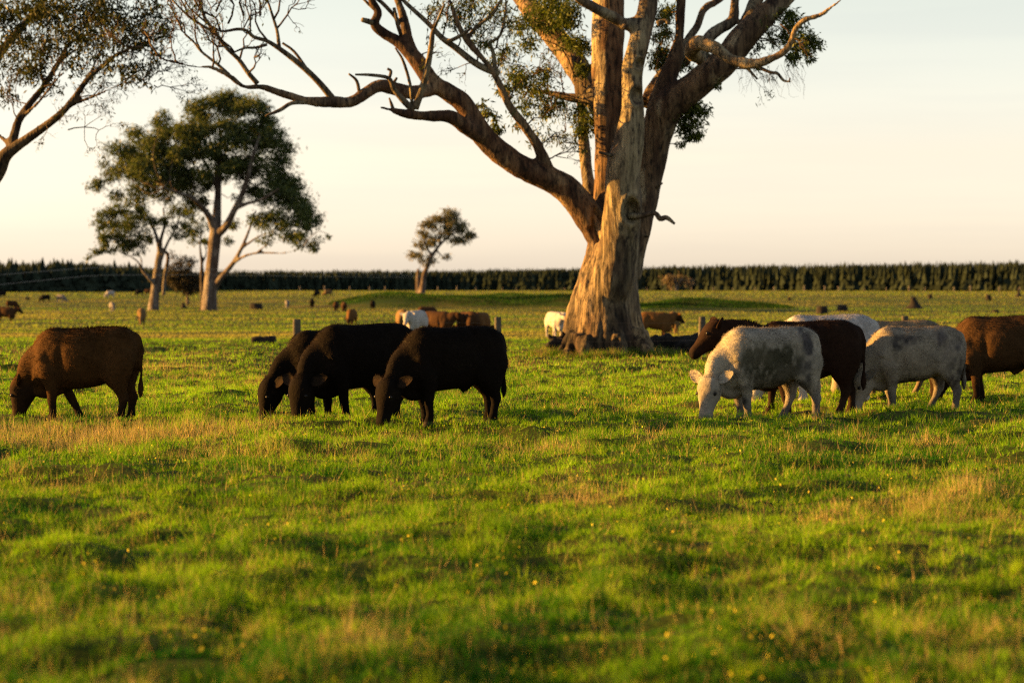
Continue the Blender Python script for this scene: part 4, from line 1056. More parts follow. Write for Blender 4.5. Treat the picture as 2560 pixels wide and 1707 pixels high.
SX = 0.88
def cow_shape(pose, voxel):
    g = Geo()
    def squash(me_rows):
        me_rows = np.array(me_rows, float)
        me_rows[:, 0] *= SX
        return me_rows
    T = crom(squash(TORSO), 3)
    fat = pose.get('fat', 1.0)
    g.add(*loft([(np.array([x, 0, (zt + zb) / 2 + 0.05]), Y3, Z3, w * fat, (zt - zb) / 2 - 0.05, (zt - zb) / 2 + 0.05, 2.08) for x, zt, zb, w in T], 26))
    # legs
    fd, hd = pose.get('front', (0.0, 0.0)), pose.get('hind', (0.0, 0.0))
    for s, dx in ((-1, fd[0]), (1, fd[1])):
        rows = [(-.41, .13, .90, .16, .11), (-.43, .175, .74, .175, .105), (-.42, .19, .60, .15, .10), (-.395 + .15 * dx, .18, .47, .098, .080), (-.385 + .45 * dx, .165, .36, .072, .064), (-.385 + .62 * dx, .158, .275, .063, .059),
                (-.375 + .82 * dx, .155, .17, .049, .049), (-.372 + .93 * dx, .155, .095, .054, .053), (-.39 + dx, .155, .045, .063, .058), (-.40 + dx, .155, -.03, .074, .065)]
        r = crom(squash(rows), 3)
        g.add(*loft([(np.array([x, s * y, z]), X3, Y3, a, b, b, 2) for x, y, z, a, b in r], 16))
    for s, dx in ((-1, hd[0]), (1, hd[1])):
        rows = [(.50, .10, 1.04, .17, .12), (.55, .165, .90, .215, .115), (.555, .195, .74, .235, .11), (.535 + .08 * dx, .195, .60, .205, .10), (.56 + .25 * dx, .185, .48, .135, .086), (.61 + .45 * dx, .17, .385, .084, .064), (.645 + .6 * dx, .165, .315, .074, .058),
                (.63 + .75 * dx, .16, .22, .053, .051), (.605 + .92 * dx, .16, .11, .055, .054), (.59 + dx, .16, .05, .067, .062), (.58 + dx, .16, -.03, .074, .065)]
        r = crom(squash(rows), 3)
        g.add(*loft([(np.array([x, s * y, z]), X3, Y3, a, b, b, 2) for x, y, z, a, b in r], 16))
    # head frame
    p, yw = math.radians(pose['pitch']), math.radians(pose.get('yaw', 0))
    Rz = np.array([[math.cos(yw), -math.sin(yw), 0], [math.sin(yw), math.cos(yw), 0], [0, 0, 1]])
    a = Rz @ np.array([-math.cos(p), 0, -math.sin(p)])
    n = Rz @ np.array([-math.sin(p), 0, math.cos(p)])
    l = Rz @ np.array([0, -1.0, 0])
    poll = np.array(pose['poll'], float)
    hs = pose.get('head', 1.1)
    HEAD = crom(np.array([(-.06, .06, .05, .08), (-.02, .105, .085, .12), (.05, .13, .115, .16), (.12, .136, .118, .185), (.19, .118, .105, .178), (.26, .094, .088, .138), (.34, .076, .072, .098), (.41, .079, .068, .082), (.46, .076, .054, .07), (.49, .048, .026, .045)]), 3)
    g.add(*loft([(poll + a * t * hs, l, n, w * hs, up * hs, dn * hs, 2.3) for t, w, up, dn in HEAD], 20))
    # neck: from deep in the shoulders to behind the poll
    nk = crom(np.vstack([[(-.20, 0, .84), (-.42, 0, .79)], np.array(pose['neck']), [poll + a * 0.03 * hs - n * .04]]), 5)
    k = len(nk)
    tt = np.linspace(0, 1, k)
    tan = nrm(np.gradient(nk, axis=0))
    rings = []
    for i in range(k):
        side = nrm(np.cross(tan[i], Z3) if abs(tan[i][2]) < .98 else l)
        upv = nrm(np.cross(side, tan[i]))
        if upv[2] < 0 and tan[i][2] > -0.9:
            upv, side = -upv, -side
        f = tt[i]
        hh = np.interp(f, [0, .25, .5, .75, 1], pose.get('neck_h', [.34, .31, .235, .16, .10]))
        ww = np.interp(f, [0, .25, .5, .75, 1], [.24, .21, .165, .12, .085])
        rings.append((nk[i], side, upv, ww, hh, hh * 1.04, 2.1))
    g.add(*loft(rings, 20))
    # dewlap / brisket
    g.add(*tube(squash([(-.70, 0, .57), (-.66, 0, .43), (-.50, 0, .385), (-.28, 0, .42)]), np.array([.075, .095, .095, .06]), 10, 4))
    # tail
    ty = pose.get('tail', .0)
    g.add(*tube(squash([(.66, 0, 1.12), (.79, 0, 1.09), (.866, ty * .3, .97), (.872, ty * .6, .80), (.862, ty, .58), (.855, ty, .42), (.85, ty, .30)]), np.array([.045, .04, .032, .026, .03, .042, .016]), 9, 4))
    # hip and shoulder points
    for s in (-1, 1):
        g.add(*tube(squash([(.40, s * .10, 1.07), (.44, s * .19, 1.04), (.50, s * .2, .96)]), np.array([.08, .065, .07]), 10, 3))
        g.add(*tube(squash([(-.36, s * .08, 1.08), (-.44, s * .15, .96), (-.53, s * .185, .76)]), np.array([.07, .09, .105]), 10, 3))
    if pose.get('bull'):
        g.add(*tube(squash([(.36, 0, .53), (.27, 0, .45), (.20, 0, .395)]), np.array([.06, .042, .02]), 8, 3))
    me = fuse(g, voxel, 4 if voxel < .03 else 3)
    V, Nn = get_co(me), get_no(me)
    rel = V - poll
    ht = rel @ a
    V2 = V + Nn * (0.006 * perlin3(V, 5, 1) + 0.004 * perlin3(V, 16, 2))[:, None] * (1 - np.exp(-((ht - .2) / .35) ** 2) * .6 * (np.linalg.norm(rel, axis=1) < .6))[:, None]
    # ribs, flank hollow and shoulder crease
    side = np.abs(V[:, 1]) > .16
    V2 -= Nn * (side * .034 * np.exp(-((V[:, 0] - .30) / .085) ** 2 - ((V[:, 2] - .92) / .12) ** 2))[:, None]
    V2 -= Nn * (side * .030 * np.exp(-((V[:, 0] + .22) / .05) ** 2 - ((V[:, 2] - .74) / .26) ** 2))[:, None]
    # eye sockets and nostrils
    for s in (-1, 1):
        ec = poll + (a * .165 + l * s * .128 + n * .055) * hs
        V2 -= Nn * (.012 * np.exp(-(np.linalg.norm(V - ec, axis=1) / .03) ** 2))[:, None]
        nc = poll + (a * .475 + l * s * .038 + n * .028) * hs
        V2 -= Nn * (.016 * np.exp(-(np.linalg.norm(V - nc, axis=1) / .02) ** 2))[:, None]
    # ears: thin cupped leaves set into the sides of the head, same skin
    Q = np.empty(len(me.loops), np.int32)
    me.loops.foreach_get('vertex_index', Q)
    tot = np.empty(len(me.polygons), np.int32)
    me.polygons.foreach_get('loop_total', tot)
    gg = Geo()
    if (tot == 4).all():
        gg.add(V2, Q.reshape(-1, 4))
    else:
        gg.add(V2, tris_of(me))
    for s in (-1, 1):
        e0 = poll + (a * .03 + l * s * .085 - n * .01) * hs
        ed = nrm(l * s * 1.0 + n * pose.get('ear_n', -.15) + a * pose.get('ear_a', -.12) + Z3 * pose.get('ear_z', .1))
        tv = nrm(-n - ed * np.dot(-n, ed))
        wv = np.cross(tv, ed)
        er = [(0, .028, .030, .020), (.04, .045, .034, .010), (.09, .068, .034, -.012), (.14, .072, .032, -.014), (.185, .056, .025, -.010), (.22, .028, .014, -.004), (.236, .006, .005, .001)]
        gg.add(*loft([(e0 + (ed * t + tv * .6 * t * t) * hs * .98, wv, tv, w_ * hs * .88, h_ * hs * .88, m_ * hs * .88, 2) for t, w_, h_, m_ in crom(np.array(er), 3)], 14))
    old = me
    me = gg.mesh('body', True)
    bpy.data.meshes.remove(old)
    return me, dict(a=a, n=n, l=l, poll=poll, hs=hs)

def cow_colour(V, fr, scheme, seed):
    rel = V - fr['poll']
    t, nn_, ll = rel @ fr['a'] / fr['hs'], rel @ fr['n'] / fr['hs'], rel @ fr['l'] / fr['hs']
    is_head = (t > -.06) & (t < .55) & (np.abs(nn_) < .19) & (np.abs(ll) < .40)
    base = np.array(scheme['base'])
    C = np.tile(base, (len(V), 1)) * (1 + .07 * perlin3(V, 5, seed)[:, None] + .08 * perlin3(V * [1, 1, .5], 22, seed + 1)[:, None])
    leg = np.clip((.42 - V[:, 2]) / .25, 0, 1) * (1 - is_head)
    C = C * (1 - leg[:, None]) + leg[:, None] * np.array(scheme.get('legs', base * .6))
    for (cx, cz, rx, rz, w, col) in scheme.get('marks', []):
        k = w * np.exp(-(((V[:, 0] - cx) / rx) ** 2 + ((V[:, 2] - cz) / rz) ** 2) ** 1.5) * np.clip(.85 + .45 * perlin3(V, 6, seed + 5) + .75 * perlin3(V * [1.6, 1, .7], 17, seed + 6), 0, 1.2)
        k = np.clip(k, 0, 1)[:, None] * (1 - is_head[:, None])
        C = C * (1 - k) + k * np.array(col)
    ear = is_head & (np.abs(ll) > .135) & (t < .16)
    if 'ear' in scheme:
        C[ear] = np.array(scheme['ear'])
    muz = np.where(is_head, np.clip((t - .38) / .08, 0, 1), 0)[:, None]
    C = C * (1 - muz) + muz * np.array(scheme.get('muzzle', base * .5))
    face = np.where(is_head, np.clip((t + .02) / .1, 0, 1), 0)[:, None] * scheme.get('facew', 0)
    C = C * (1 - face) + face * np.array(scheme.get('face', base))
    hoof = np.clip((.055 - V[:, 2]) / .02, 0, 1)[:, None] * (1 - is_head[:, None])
    C = C * (1 - hoof) + hoof * np.array([.03, .025, .02])
    for s in (-1, 1):
        ec = fr['poll'] + (fr['a'] * .165 + fr['l'] * s * .128 + fr['n'] * .055) * fr['hs']
        k = np.exp(-(np.linalg.norm(V - ec, axis=1) / .036) ** 2)[:, None] * .92
        C = C * (1 - k) + k * np.array([.02, .015, .012])
        nc = fr['poll'] + (fr['a'] * .475 + fr['l'] * s * .038 + fr['n'] * .028) * fr['hs']
        k = np.exp(-(np.linalg.norm(V - nc, axis=1) / .024) ** 2)[:, None]
        C = C * (1 - k) + k * np.array([.008, .006, .006])
    return np.clip(C, .002, 1), is_head, t

def coat_mesh(me, C, fr, count, length, width, tipmul, seed):
    V, Nn = get_co(me), get_no(me)
    T = tris_of(me)
    A, B, Cc = V[T[:, 0]], V[T[:, 1]], V[T[:, 2]]
    ar = np.linalg.norm(np.cross(B - A, Cc - A), axis=1)
    q = np.random.default_rng(seed)
    idx = q.choice(len(T), count, p=ar / ar.sum())
    u = q.random((count, 2))
    u[u.sum(1) > 1] = 1 - u[u.sum(1) > 1]
    w0 = 1 - u.sum(1)
    mixv = lambda X: X[T[idx, 0]] * w0[:, None] + X[T[idx, 1]] * u[:, :1] + X[T[idx, 2]] * u[:, 1:]
    P, n, c = mixv(V), nrm(mixv(Nn)), mixv(C)
    rel = P - fr['poll']
    t = rel @ fr['a'] / fr['hs']
    head = (t > .0) & (t < .55) & (np.abs(rel @ fr['n']) < .19) & (np.abs(rel @ fr['l']) < .14)
    comb = np.tile(np.array([.62, 0, -.72]), (count, 1))
    comb[P[:, 0] < -.6] = np.array([.35, 0, .2])
    comb[head] = fr['a'] * .8
    swirl = np.stack([perlin3(P, 4.5, 31), perlin3(P, 4.5, 32), perlin3(P, 4.5, 33)], 1)
    comb = comb + swirl * 0.8
    comb = comb - n * np.sum(comb * n, 1, keepdims=True)
    d = nrm(nrm(comb) * .8 + n * (0.22 + .26 * q.random((count, 1))) + q.standard_normal((count, 3)) * .22)
    L = length * (0.5 + q.random(count)) * np.where(head, .42, 1) * np.where(P[:, 2] < .35, .7, 1)
    crest = (n[:, 2] > .45) & ~head & (P[:, 2] > .55)
    L = L * np.where(crest, 1.25, 1)
    d[crest] = nrm(d[crest] + n[crest] * .35)
    tuft = np.clip(1 + .5 * perlin3(P, 9, 35), .5, 1.6)
    L = L * tuft
    s = nrm(np.cross(n, d))
    W = (width * (.6 + .8 * q.random(count)))[:, None]
    Vs = np.empty((count, 3, 3))
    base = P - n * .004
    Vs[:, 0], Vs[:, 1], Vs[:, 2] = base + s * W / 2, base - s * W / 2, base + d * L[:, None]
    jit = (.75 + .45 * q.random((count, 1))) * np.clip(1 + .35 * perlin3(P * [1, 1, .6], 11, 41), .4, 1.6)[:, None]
    cs = np.stack([c * jit * .6, c * jit * .6, np.clip(c * jit * tipmul, 0, 1)], 1)  # tips lightened to paint a rim light on the hair, strongest on black
    m2 = raw_mesh('coat', Vs.reshape(-1, 3), [np.arange(3 * count).reshape(-1, 3)], cs.reshape(-1, 3))
    nn_ = nrm(np.repeat(n, 3, 0) + .55 * np.repeat(q.standard_normal((count, 3)), 3, 0) * .5)
    m2.polygons.foreach_set('use_smooth', np.ones(count, bool))
    m2.normals_split_custom_set_from_vertices([tuple(v) for v in nn_.astype(float)])
    return m2

def eye_mesh(r):
    g = Geo()
    rings = []
    for k in range(9):
        a = -math.pi / 2 + math.pi * (k + .5) / 9
        rings.append((np.array([0, 0, math.sin(a) * r]), X3, Y3, math.cos(a) * r, math.cos(a) * r, math.cos(a) * r, 2))
    g.add(*loft(rings, 12))
    return g.mesh('eye', True)
EYE = eye_mesh(.023)

GRAZE = dict(poll=(-.86, 0, .52), pitch=78, neck=[(-.66, 0, .70)], front=(.02, .10), hind=(0, .10), ear_z=.4)
BLACK = dict(base=np.array([.0060, .0040, .0028]), legs=(.0045, .0034, .003), muzzle=(.006, .005, .005), ear=(.016, .010, .006))  # ears coloured lighter brown for the rim light on them
BROWN = dict(base=np.array([.050, .024, .008]), legs=(.014, .008, .005), muzzle=(.012, .008, .006), face=(.012, .007, .004), facew=.85)
DKBROWN = dict(base=np.array([.020, .0105, .0065]), legs=(.026, .016, .011), muzzle=(.009, .007, .006), face=(.020, .011, .007), facew=.5)
MUD = (.035, .028, .018)
WHITE1 = dict(base=np.array([.31, .272, .215]), legs=(.11, .10, .092), muzzle=(.15, .125, .11), face=(.20, .175, .14), facew=.8, marks=[
    (-.04, .76, .44, .25, 1.7, (.050, .046, .029)), (-.25, .84, .17, .16, .8, (.10, .088, .06)), (.18, .60, .24, .16, .9, (.085, .075, .055)), (.44, 1.08, .07, .20, 1.1, (.06, .055, .055)), (.50, .90, .06, .24, 1.2, (.055, .05, .05)), (.44, .62, .09, .18, 1.1, (.06, .055, .05)),
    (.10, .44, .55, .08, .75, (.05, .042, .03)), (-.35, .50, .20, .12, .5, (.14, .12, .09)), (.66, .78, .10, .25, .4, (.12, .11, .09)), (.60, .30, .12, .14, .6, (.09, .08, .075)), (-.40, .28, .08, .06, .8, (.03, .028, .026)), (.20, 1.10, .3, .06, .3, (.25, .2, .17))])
WHITE2 = dict(base=np.array([.235, .20, .152]), legs=(.10, .088, .074), muzzle=(.22, .19, .165), face=(.24, .21, .17), facew=.8, marks=[
    (-.30, .98, .10, .13, 1.08, (.05, .045, .042)), (-.12, 1.02, .16, .08, 0.94, (.06, .052, .05)), (.35, 1.02, .10, .16, 0.81, (.08, .07, .07)), (.58, .95, .14, .16, 0.74, (.09, .08, .075)), (.62, .55, .20, .30, 1.01, (.06, .052, .045)), (.0, .62, .35, .22, 0.61, (.16, .13, .10)),
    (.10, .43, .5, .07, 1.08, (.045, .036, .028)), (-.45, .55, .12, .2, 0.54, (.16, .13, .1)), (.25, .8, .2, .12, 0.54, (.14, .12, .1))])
WHITE3 = dict(base=np.array([.36, .34, .32]), legs=(.42, .38, .35), muzzle=(.4, .33, .3), marks=[(.45, 1.0, .2, .1, .4, (.2, .18, .17))])
CREAM = dict(base=np.array([.17, .135, .09]), legs=(.14, .11, .08), muzzle=(.16, .13, .1), face=(.24, .2, .14), facew=.7)
TAN = dict(base=np.array([.14, .09, .04]), legs=(.08, .055, .03), muzzle=(.12, .11, .1))

def cow(label, xp, D, yaw, scale, pose, scheme, seed, coat=34000, length=.03, width=.0055, tip=1.25, name='cow'):
    me, fr = cow_shape(pose, .024)
    V = get_co(me)
    C, head, t = cow_colour(V, fr, scheme, seed)
    set_col(me, C)
    x = px(xp, D)
    yr = math.radians(yaw)
    feet = [(-.4, -.16), (-.4, .16), (.58, -.16), (.58, .16)]
    z = np.mean([float(ground_h(x + scale * (fx * math.cos(yr) - fy * math.sin(yr)), D + scale * (fx * math.sin(yr) + fy * math.cos(yr)))) for fx, fy in feet]) - .012
    E = empty(name, (x, D, z), yr)
    E.scale = (scale,) * 3
    tag(E, label, 'cow', 'cattle grazing in the near pasture')
    link('body', me, M_HIDE, E)
    if coat:
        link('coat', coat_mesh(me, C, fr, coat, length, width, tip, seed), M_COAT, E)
    for s in (-1, 1):
        e = link('eye', EYE, M_EYE, E)
        e.location = fr['poll'] + (fr['a'] * .165 + fr['l'] * s * .110 + fr['n'] * .052) * fr['hs']
    return E

def pose(**kw):
    d = dict(GRAZE)
    d.update(kw)
    return d

cow('shaggy brown cow grazing alone at the far left', 206, 30.2, -4, .985, pose(front=(-.02, .30), hind=(.0, .07), poll=(-.80, .02, .52), pitch=86, yaw=-6, tail=-.02), BROWN, 1, 34000, .030)
cow('leftmost of three black cows grazing, half hidden behind the middle one', 832, 31.2, 18, .98, pose(front=(.0, .10), hind=(.0, .1), poll=(-.86, -.03, .51), pitch=82, yaw=12), BLACK, 2, 26000, .026, .005, 3.5)
cow('middle of three black cows grazing, its head turned towards the viewer', 900, 30.0, 30, 1.02, pose(front=(.08, -.04), hind=(-.22, .05), poll=(-.82, -.08, .52), pitch=78, yaw=32), BLACK, 3, 32000, .026, .005, 3.5)
cow('rightmost of three black cows grazing, shaggy underline, facing left', 1122, 28.5, 26, .955, pose(front=(.0, .10), hind=(.0, .1), poll=(-.84, -.08, .52), pitch=76, yaw=25, bull=True), BLACK, 4, 34000, .026, .005, 3.5)
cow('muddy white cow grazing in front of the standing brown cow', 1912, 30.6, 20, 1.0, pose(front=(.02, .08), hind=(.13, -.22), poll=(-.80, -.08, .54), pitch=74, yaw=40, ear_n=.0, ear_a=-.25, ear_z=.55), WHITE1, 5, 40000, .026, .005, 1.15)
cow('dark brown cow with raised head standing behind the muddy white cow', 2010, 31.8, 1, 1.03, dict(poll=(-1.10, -.03, 1.14), pitch=48, yaw=6, neck=[(-.70, 0, .97), (-.92, -.01, 1.06)], neck_h=[.34, .31, .23, .17, .12], front=(.12, -.1), hind=(-.10, .12), ear_n=.5, ear_a=-.25, ear_z=.2, tail=-.05), DKBROWN, 6, 28000, .026)
cow('white cow mostly hidden behind the standing brown cow, only its rump showing', 2060, 35.0, 4, 1.06, pose(front=(.0, .1), hind=(.0, .1)), WHITE3, 7, 18000, .028)
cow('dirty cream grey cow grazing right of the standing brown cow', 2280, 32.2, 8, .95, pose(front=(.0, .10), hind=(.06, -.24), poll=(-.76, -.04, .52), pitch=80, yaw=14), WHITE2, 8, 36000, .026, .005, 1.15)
cow('pale tan cow behind the dirty cream grey cow, only its back and face showing', 2240, 36.2, 8, .97, pose(front=(.1, .0), hind=(.0, -.2), poll=(-.86, -.05, .60), pitch=70, yaw=35), CREAM, 9, 16000, .028)
cow('shaggy reddish brown cow grazing at the right edge of the picture', 2500, 35.4, -8, 1.06, pose(front=(.0, .10), hind=(.0, .12), poll=(-.82, 0, .50), pitch=82, bull=True), dict(BROWN, base=np.array([.050, .026, .011])), 10, 24000, .030)

# cattle further off: same builder, coarser, shared shapes
STAND = dict(poll=(-.92, -.05, 1.10), pitch=48, yaw=25, neck=[(-.68, 0, .96), (-.82, -.02, 1.03)], neck_h=[.34, .31, .23, .17, .12], front=(.05, -.05), hind=(0, .1), ear_n=.2, ear_a=-.1)
LOOK = dict(STAND, poll=(-.88, 0, 1.06), pitch=62, yaw=0)
_cache = {}
def far_cow_mesh(kind, sname, scheme, vox=.042):
    key = (kind, sname)
    if key not in _cache:
        me, fr = cow_shape({'graze': pose(yaw=8), 'stand': STAND, 'look': LOOK}[kind], vox)
        C, _, _ = cow_colour(get_co(me), fr, scheme, 20 + len(_cache))
        set_col(me, C)
        _cache[key] = me
    return _cache[key]
SCH = dict(black=dict(BLACK, base=np.array([.012, .01, .009])), brown=dict(BROWN, base=np.array([.105, .052, .018]), legs=(.03, .016, .008)), dark=dict(DKBROWN, base=np.array([.050, .026, .013])), white=WHITE3, tan=TAN, grey=dict(WHITE3, base=np.array([.16, .15, .14])))
for xp, hpx, yaw, kind, sc, label in (
    (16, 41, 168, 'stand', 'dark', 'dark brown cow standing at the left edge beyond the lone brown cow'),
    (4, 18, 20, 'graze', 'black', 'tiny black cow at the very left edge below the pines'),
    (30, 24, 200, 'graze', 'dark', 'small brown cow grazing just right of the tiny black one at left edge'),
    (113, 20, 5, 'graze', 'black', 'small black cow grazing alone below the left pines'),
    (153, 20, 160, 'graze', 'grey', 'small greyish cow grazing at the foot of the left pines'),
    (275, 18, 8, 'graze', 'white', 'small white cow grazing at the foot of the pines, left of the slim gum'),
    (280, 26, 110, 'graze', 'grey', 'pale grey cow seen from behind, left of the slim gum trunk'),
    (354, 44, 96, 'graze', 'tan', 'golden tan cow facing the viewer with lowered head before the slim gum'),
    (349, 16, 10, 'graze', 'black', 'small black cow grazing just left of the slim gum trunk'),
    (371, 15, 170, 'graze', 'dark', 'small brown cow beside the slim gum trunk, next to a black one'),
    (467, 17, 172, 'stand', 'black', 'small black cow between the slim and the broad far gum'),
    (718, 23, 92, 'graze', 'grey', 'pale cow seen end on, right of the broad far gum'),
    (780, 23, -88, 'graze', 'black', 'small black cow seen end on in the middle field above the black trio'),
    (840, 25, 84, 'graze', 'dark', 'dark cow seen end on, left of a brown one in the middle field'),
    (860, 27, -80, 'graze', 'dark', 'brown cow seen end on behind the tan one in the middle field'),
    (879, 44, 80, 'graze', 'brown', 'reddish tan cow walking with lowered head above the black trio'),
    (932, 24, -95, 'graze', 'black', 'dark cow seen end on before the left end of the grassy bank'),
    (792, 18, 60, 'graze', 'black', 'tiny black cow at the foot of the plantation beside a pale one'),
    (820, 17, 5, 'graze', 'tan', 'tiny pale tan cow at the foot of the plantation beside a black one'),
    (1006, 64, -80, 'graze', 'tan', 'tan cow behind the white one that faces the viewer'),
    (1040, 74, 68, 'look', 'white', 'white cow facing the viewer behind the black trio'),
    (1070, 40, 185, 'graze', 'dark', 'dark grey brown cow with lowered head before the grassy bank'),
    (1096, 72, 150, 'stand', 'dark', 'brown cow looking right, behind the rightmost black cow'),
    (1168, 72, -60, 'graze', 'dark', 'left one of two brown rumps above the rightmost black cow'),
    (1204, 71, -110, 'graze', 'brown', 'right one of two brown rumps above the rightmost black cow'),
    (1388, 68, 112, 'stand', 'white', 'cream white cow standing just left of the great trunk'),
    (1640, 72, 180, 'stand', 'brown', 'reddish brown cow facing right behind the log by the great trunk'),
    (1684, 60, -100, 'graze', 'tan', 'golden lit tan cow half hidden behind the reddish brown one'),
):
    D = FPX * 1.22 / hpx
    x = px(xp, D)
    E = empty('cow', (x, D, float(ground_h(x, D))), math.radians(yaw))
    E.scale = (rng.uniform(.96, 1.03),) * 3
    tag(E, label, 'cow', 'cattle scattered over the far pasture')
    link('body', far_cow_mesh(kind, sc, SCH[sc]), M_HIDE, E)

# ------------------------------------------------------------------ fence, logs, stumps, posts, wires
FD = 55.6
fence = tag(empty('wire_fence', (px(1245, FD), FD, 0)), 'low post and wire fence running in front of the great gum', 'fence')
for xp in (-270, 742, 1245, 1755, 2262, 2770):
    x = px(xp, FD)
    z0 = float(ground_h(x, FD))
    g = Geo()
    r = .078 if xp != 742 else .092
    top = .92 + rng.uniform(-.02, .02)
    ring = []
    for zz_, k in ((-.3, 1.04), (.2, 1.02), (.5, 1.0), (top - .02, .98), (top, .93)):
        ring.append((np.array([x + rng.uniform(-.006, .006), FD, z0 + zz_]), X3, Y3, r * k, r * k, r * k, 3.2))
    g.add(*loft(ring, 14))
    under(fence, 'post', g.mesh('post'), M_POST)
for k, hgt in enumerate((.83, .60, .41, .22)):
    g = Geo()
    xs = np.linspace(px(-270, FD), px(2770, FD), 40)
    P = np.column_stack([xs, np.full(40, FD - .09), ground_h(xs, np.full(40, FD)) * .3 + hgt + .01 * np.sin(xs * 1.3 + k)])
    g.add(*tube(P, np.full(40, .0022), 5, 1))
    under(fence, 'wire', g.mesh('wire', True), M_WIRE)

def woody(geo, voxel, amp, seed, it=2):
    me = fuse(geo, voxel, it)
    V, Nn = get_co(me), get_no(me)
    set_co(me, V + Nn * (amp * perlin3(V, .12 / voxel, seed) + .6 * amp * perlin3(V, .3 / voxel, seed + 1))[:, None])
    return me

g = Geo()
LD = 58.5
g.add(*tube(np.array([P3(1570, 866, LD), P3(1650, 868, LD - .2), P3(1720, 862, LD - .4), P3(1790, 856, LD - .6), P3(1850, 862, LD - .8)]), np.array([.27, .25, .24, .26, .18]), 14, 4))
g.add(*tube(np.array([P3(1690, 884, LD - .5), P3(1740, 864, LD - .7), P3(1785, 852, LD - .9)]), np.array([.18, .2, .14]), 10, 4))
g.add(*tube(np.array([P3(1640, 890, LD - .3), P3(1700, 888, LD - .5), P3(1770, 885, LD - .7)]), np.array([.14, .17, .15]), 10, 4))
tag(link('fallen_log', woody(g, .05, .09, 3), M_DEADWOOD), 'big dark fallen log lying right of the great trunk', 'log')
g = Geo()
g.add(*tube(np.array([P3(1402, 895, 57.2), P3(1396, 868, 57.2), P3(1392, 846, 57.1)]), np.array([.20, .20, .16]), 10, 4))
g.add(*tube(np.array([P3(1390, 870, 57), P3(1376, 862, 56.9), P3(1366, 866, 56.9)]), np.array([.10, .08, .04]), 8, 3))
g.add(*tube(np.array([P3(1388, 852, 57), P3(1376, 844, 57), P3(1372, 836, 57)]), np.array([.08, .05, .03]), 8, 3))
g.add(*tube(np.array([P3(1404, 850, 57.3), P3(1408, 838, 57.3), P3(1404, 828, 57.3)]), np.array([.09, .07, .04]), 8, 3))
tag(link('broken_stump', woody(g, .035, .04, 8), M_DEADWOOD), 'jagged dark stump hugging the left foot of the great trunk', 'stump')
g = Geo()
g.add(*tube(np.array([P3(1305, 874, 57.8), P3(1335, 878, 57.5), P3(1352, 884, 57.2), P3(1385, 872, 57)]), np.array([.03, .05, .075, .05]), 8, 4))
g.add(*tube(np.array([P3(1330, 888, 57), P3(1352, 884, 57), P3(1366, 886, 56.9)]), np.array([.05, .09, .05]), 8, 4))
tag(link('fallen_branch', woody(g, .025, .02, 5), M_DEADWOOD), 'crooked fallen branch on the grass left of the great trunk', 'branch')
g = Geo()
BD = 71.0
zb = float(ground_h(px(660, BD), BD))
g.add(*loft([(np.array([px(xp, BD), BD, zb + .10 + .012 * k]), Y3, Z3, .16, .10, .14, 3.4) for k, xp in enumerate((629, 633, 648, 664, 684, 689))], 16))
g.add(*tube(np.array([[px(640, BD), BD - .05, zb + .17], [px(665, BD), BD - .1, zb + .19], [px(688, BD), BD, zb + .21]]), np.array([.05, .06, .05]), 8, 3))
tag(link('squared_log', woody(g, .03, .02, 9), M_DEADWOOD), 'short dark squared log on the grass left of the black trio', 'log')

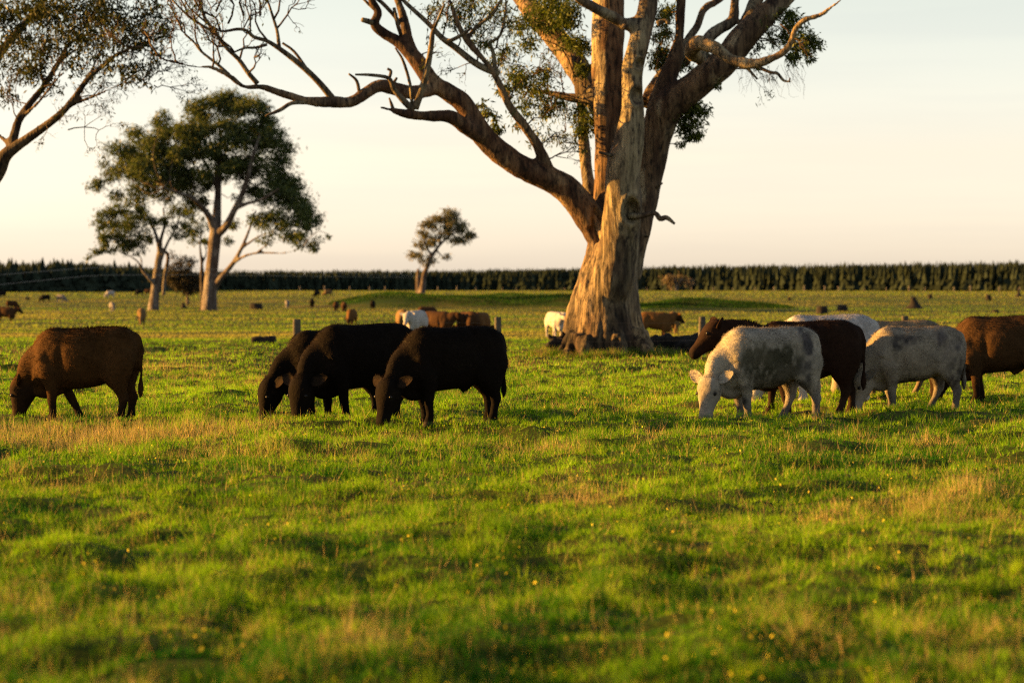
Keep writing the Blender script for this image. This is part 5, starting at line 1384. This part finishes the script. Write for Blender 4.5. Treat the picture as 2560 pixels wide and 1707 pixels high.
for k, (xp, yb, w, h, shape, label) in enumerate((
    (2055, 786, 32, 21, 0, 'squat dark stump, left one of a pair right of the grassy bank'), (2106, 778, 30, 17, 0, 'squat dark stump, right one of a pair right of the grassy bank'), (2283, 774, 56, 34, 2, 'tall jagged dark stump with spreading roots in the right field'),
    (1973, 751, 9, 10, 0, 'tiny dark stump above the end of the right grassy bank'), (2325, 749, 12, 12, 0, 'small dark stump behind and right of the tall jagged one'), (2471, 750, 16, 14, 0, 'small dark stump far right before the plantation'), (2546, 741, 15, 22, 2, 'small upright dark stump at the far right edge below the pines'),
    (2489, 783, 18, 9, 0, 'low flat stump alone in the right field'), (1982, 806, 20, 16, 2, 'dark stump just above the back of the muddy white cow'), (640, 774, 36, 17, 0, 'broad dark stump right of the broad far gum'), (68, 750, 12, 8, 0, 'tiny low stump left of the small lone black cow'),
    (504, 777, 26, 14, 2, 'dark stump hugging the foot of the broad far gum'), (458, 772, 22, 17, 2, 'broken dead stump left of the broad far gum'), (5, 880, 14, 13, 2, 'low dark stump on the bright grass at the left edge'))):
    # distance from the ground it stands on
    Ds = np.linspace(40, 900, 4000)
    ys = HORIZON + (CAM_H - ground_h(np.full(4000, px(xp, 300)), Ds)) * FPX / Ds
    D = float(Ds[np.argmin(np.abs(ys - yb))])
    s = D / FPX
    g = Geo()
    z0 = float(ground_h(px(xp, D), D)) - .05
    x0, wr, hr = px(xp, D), w * s / 2, h * s
    n = 9
    if shape == 0:
        g.add(*loft([(np.array([x0 + .05 * wr * math.sin(5 * q), D, z0 + hr * q]), X3, Y3, wr * (1.0 - .22 * q), wr * (.9 - .2 * q), wr * (.9 - .2 * q), 2.4) for q in (0, .15, .5, .85, 1.0)], 14))
        g.add(*tube(np.array([[x0 + .6 * wr, D, z0 + .5 * hr], [x0 + .72 * wr, D, z0 + 1.12 * hr]]), np.array([wr * .16, wr * .1]), 7, 1))
    else:
        g.add(*loft([(np.array([x0 + .1 * wr * math.sin(4 * q), D, z0 + hr * q]), X3, Y3, wr * (.95 * math.exp(-3.2 * q) + .22), wr * (.7 * math.exp(-3 * q) + .2), wr * (.7 * math.exp(-3 * q) + .2), 2.2) for q in (0, .1, .25, .45, .7, .9)], 14))
        g.add(*tube(np.array([[x0 + .08 * wr, D, z0 + .6 * hr], [x0 + .15 * wr, D, z0 + 1.05 * hr]]), np.array([wr * .14, wr * .07]), 7, 1))
        g.add(*tube(np.array([[x0 - .12 * wr, D, z0 + .4 * hr], [x0 - .2 * wr, D, z0 + .82 * hr]]), np.array([wr * .14, wr * .06]), 7, 1))
    tag(link('tree_stump', woody(g, max(wr * .09, .03), wr * .06, 20 + k), M_DEADWOOD), label, 'stump', 'stumps left standing in the pasture')

g = Geo()
g.add(*loft([(np.array([0, 0, q]), X3, Y3, r, r, r, 3) for q, r in ((-.3, .13), (.5, .12), (1.25, .11), (1.3, .09))], 8))
pm = g.mesh('far_post')
for k in range(34):
    xp = 760 + k * 54 + rng.uniform(-14, 14)
    D = float(edge_D(xp)) - 60 + rng.uniform(-6, 6)
    o = tag(link('fence_post', pm, M_PALEPOST), 'pale far fence post at the foot of the plantation', 'post', 'far fence posts along the plantation')
    o.location = (px(xp, D), D, float(ground_h(px(xp, D), D)))
    s = rng.uniform(.8, 1.7)
    o.scale = (s * 1.4, s * 1.4, s * 1.15)

for k, (dz, label) in enumerate(((0, 'upper overhead wire drooping before the left pines'), (-.75, 'lower overhead wire drooping before the left pines'))):
    g = Geo()
    t = np.linspace(0, 1, 40)
    P = np.column_stack([px(-700, 120) + t * (px(1060, 430) - px(-700, 120)), 120 + t * 310, np.zeros(40)])
    scr = 1280 + P[:, 0] * FPX / P[:, 1]
    yy = np.interp(scr, [-900, -300, 0, 100, 240, 500, 1060], [760, 716, 687, 679, 668, 672, 690])
    P[:, 2] = CAM_H - (yy - HORIZON) * P[:, 1] / FPX + dz * (1 - .6 * t)
    g.add(*tube(P, np.full(40, .016), 6, 1))
    tag(link('overhead_wire', g.mesh('overhead_wire', True), M_WIRE), label, 'wire', 'overhead wires')
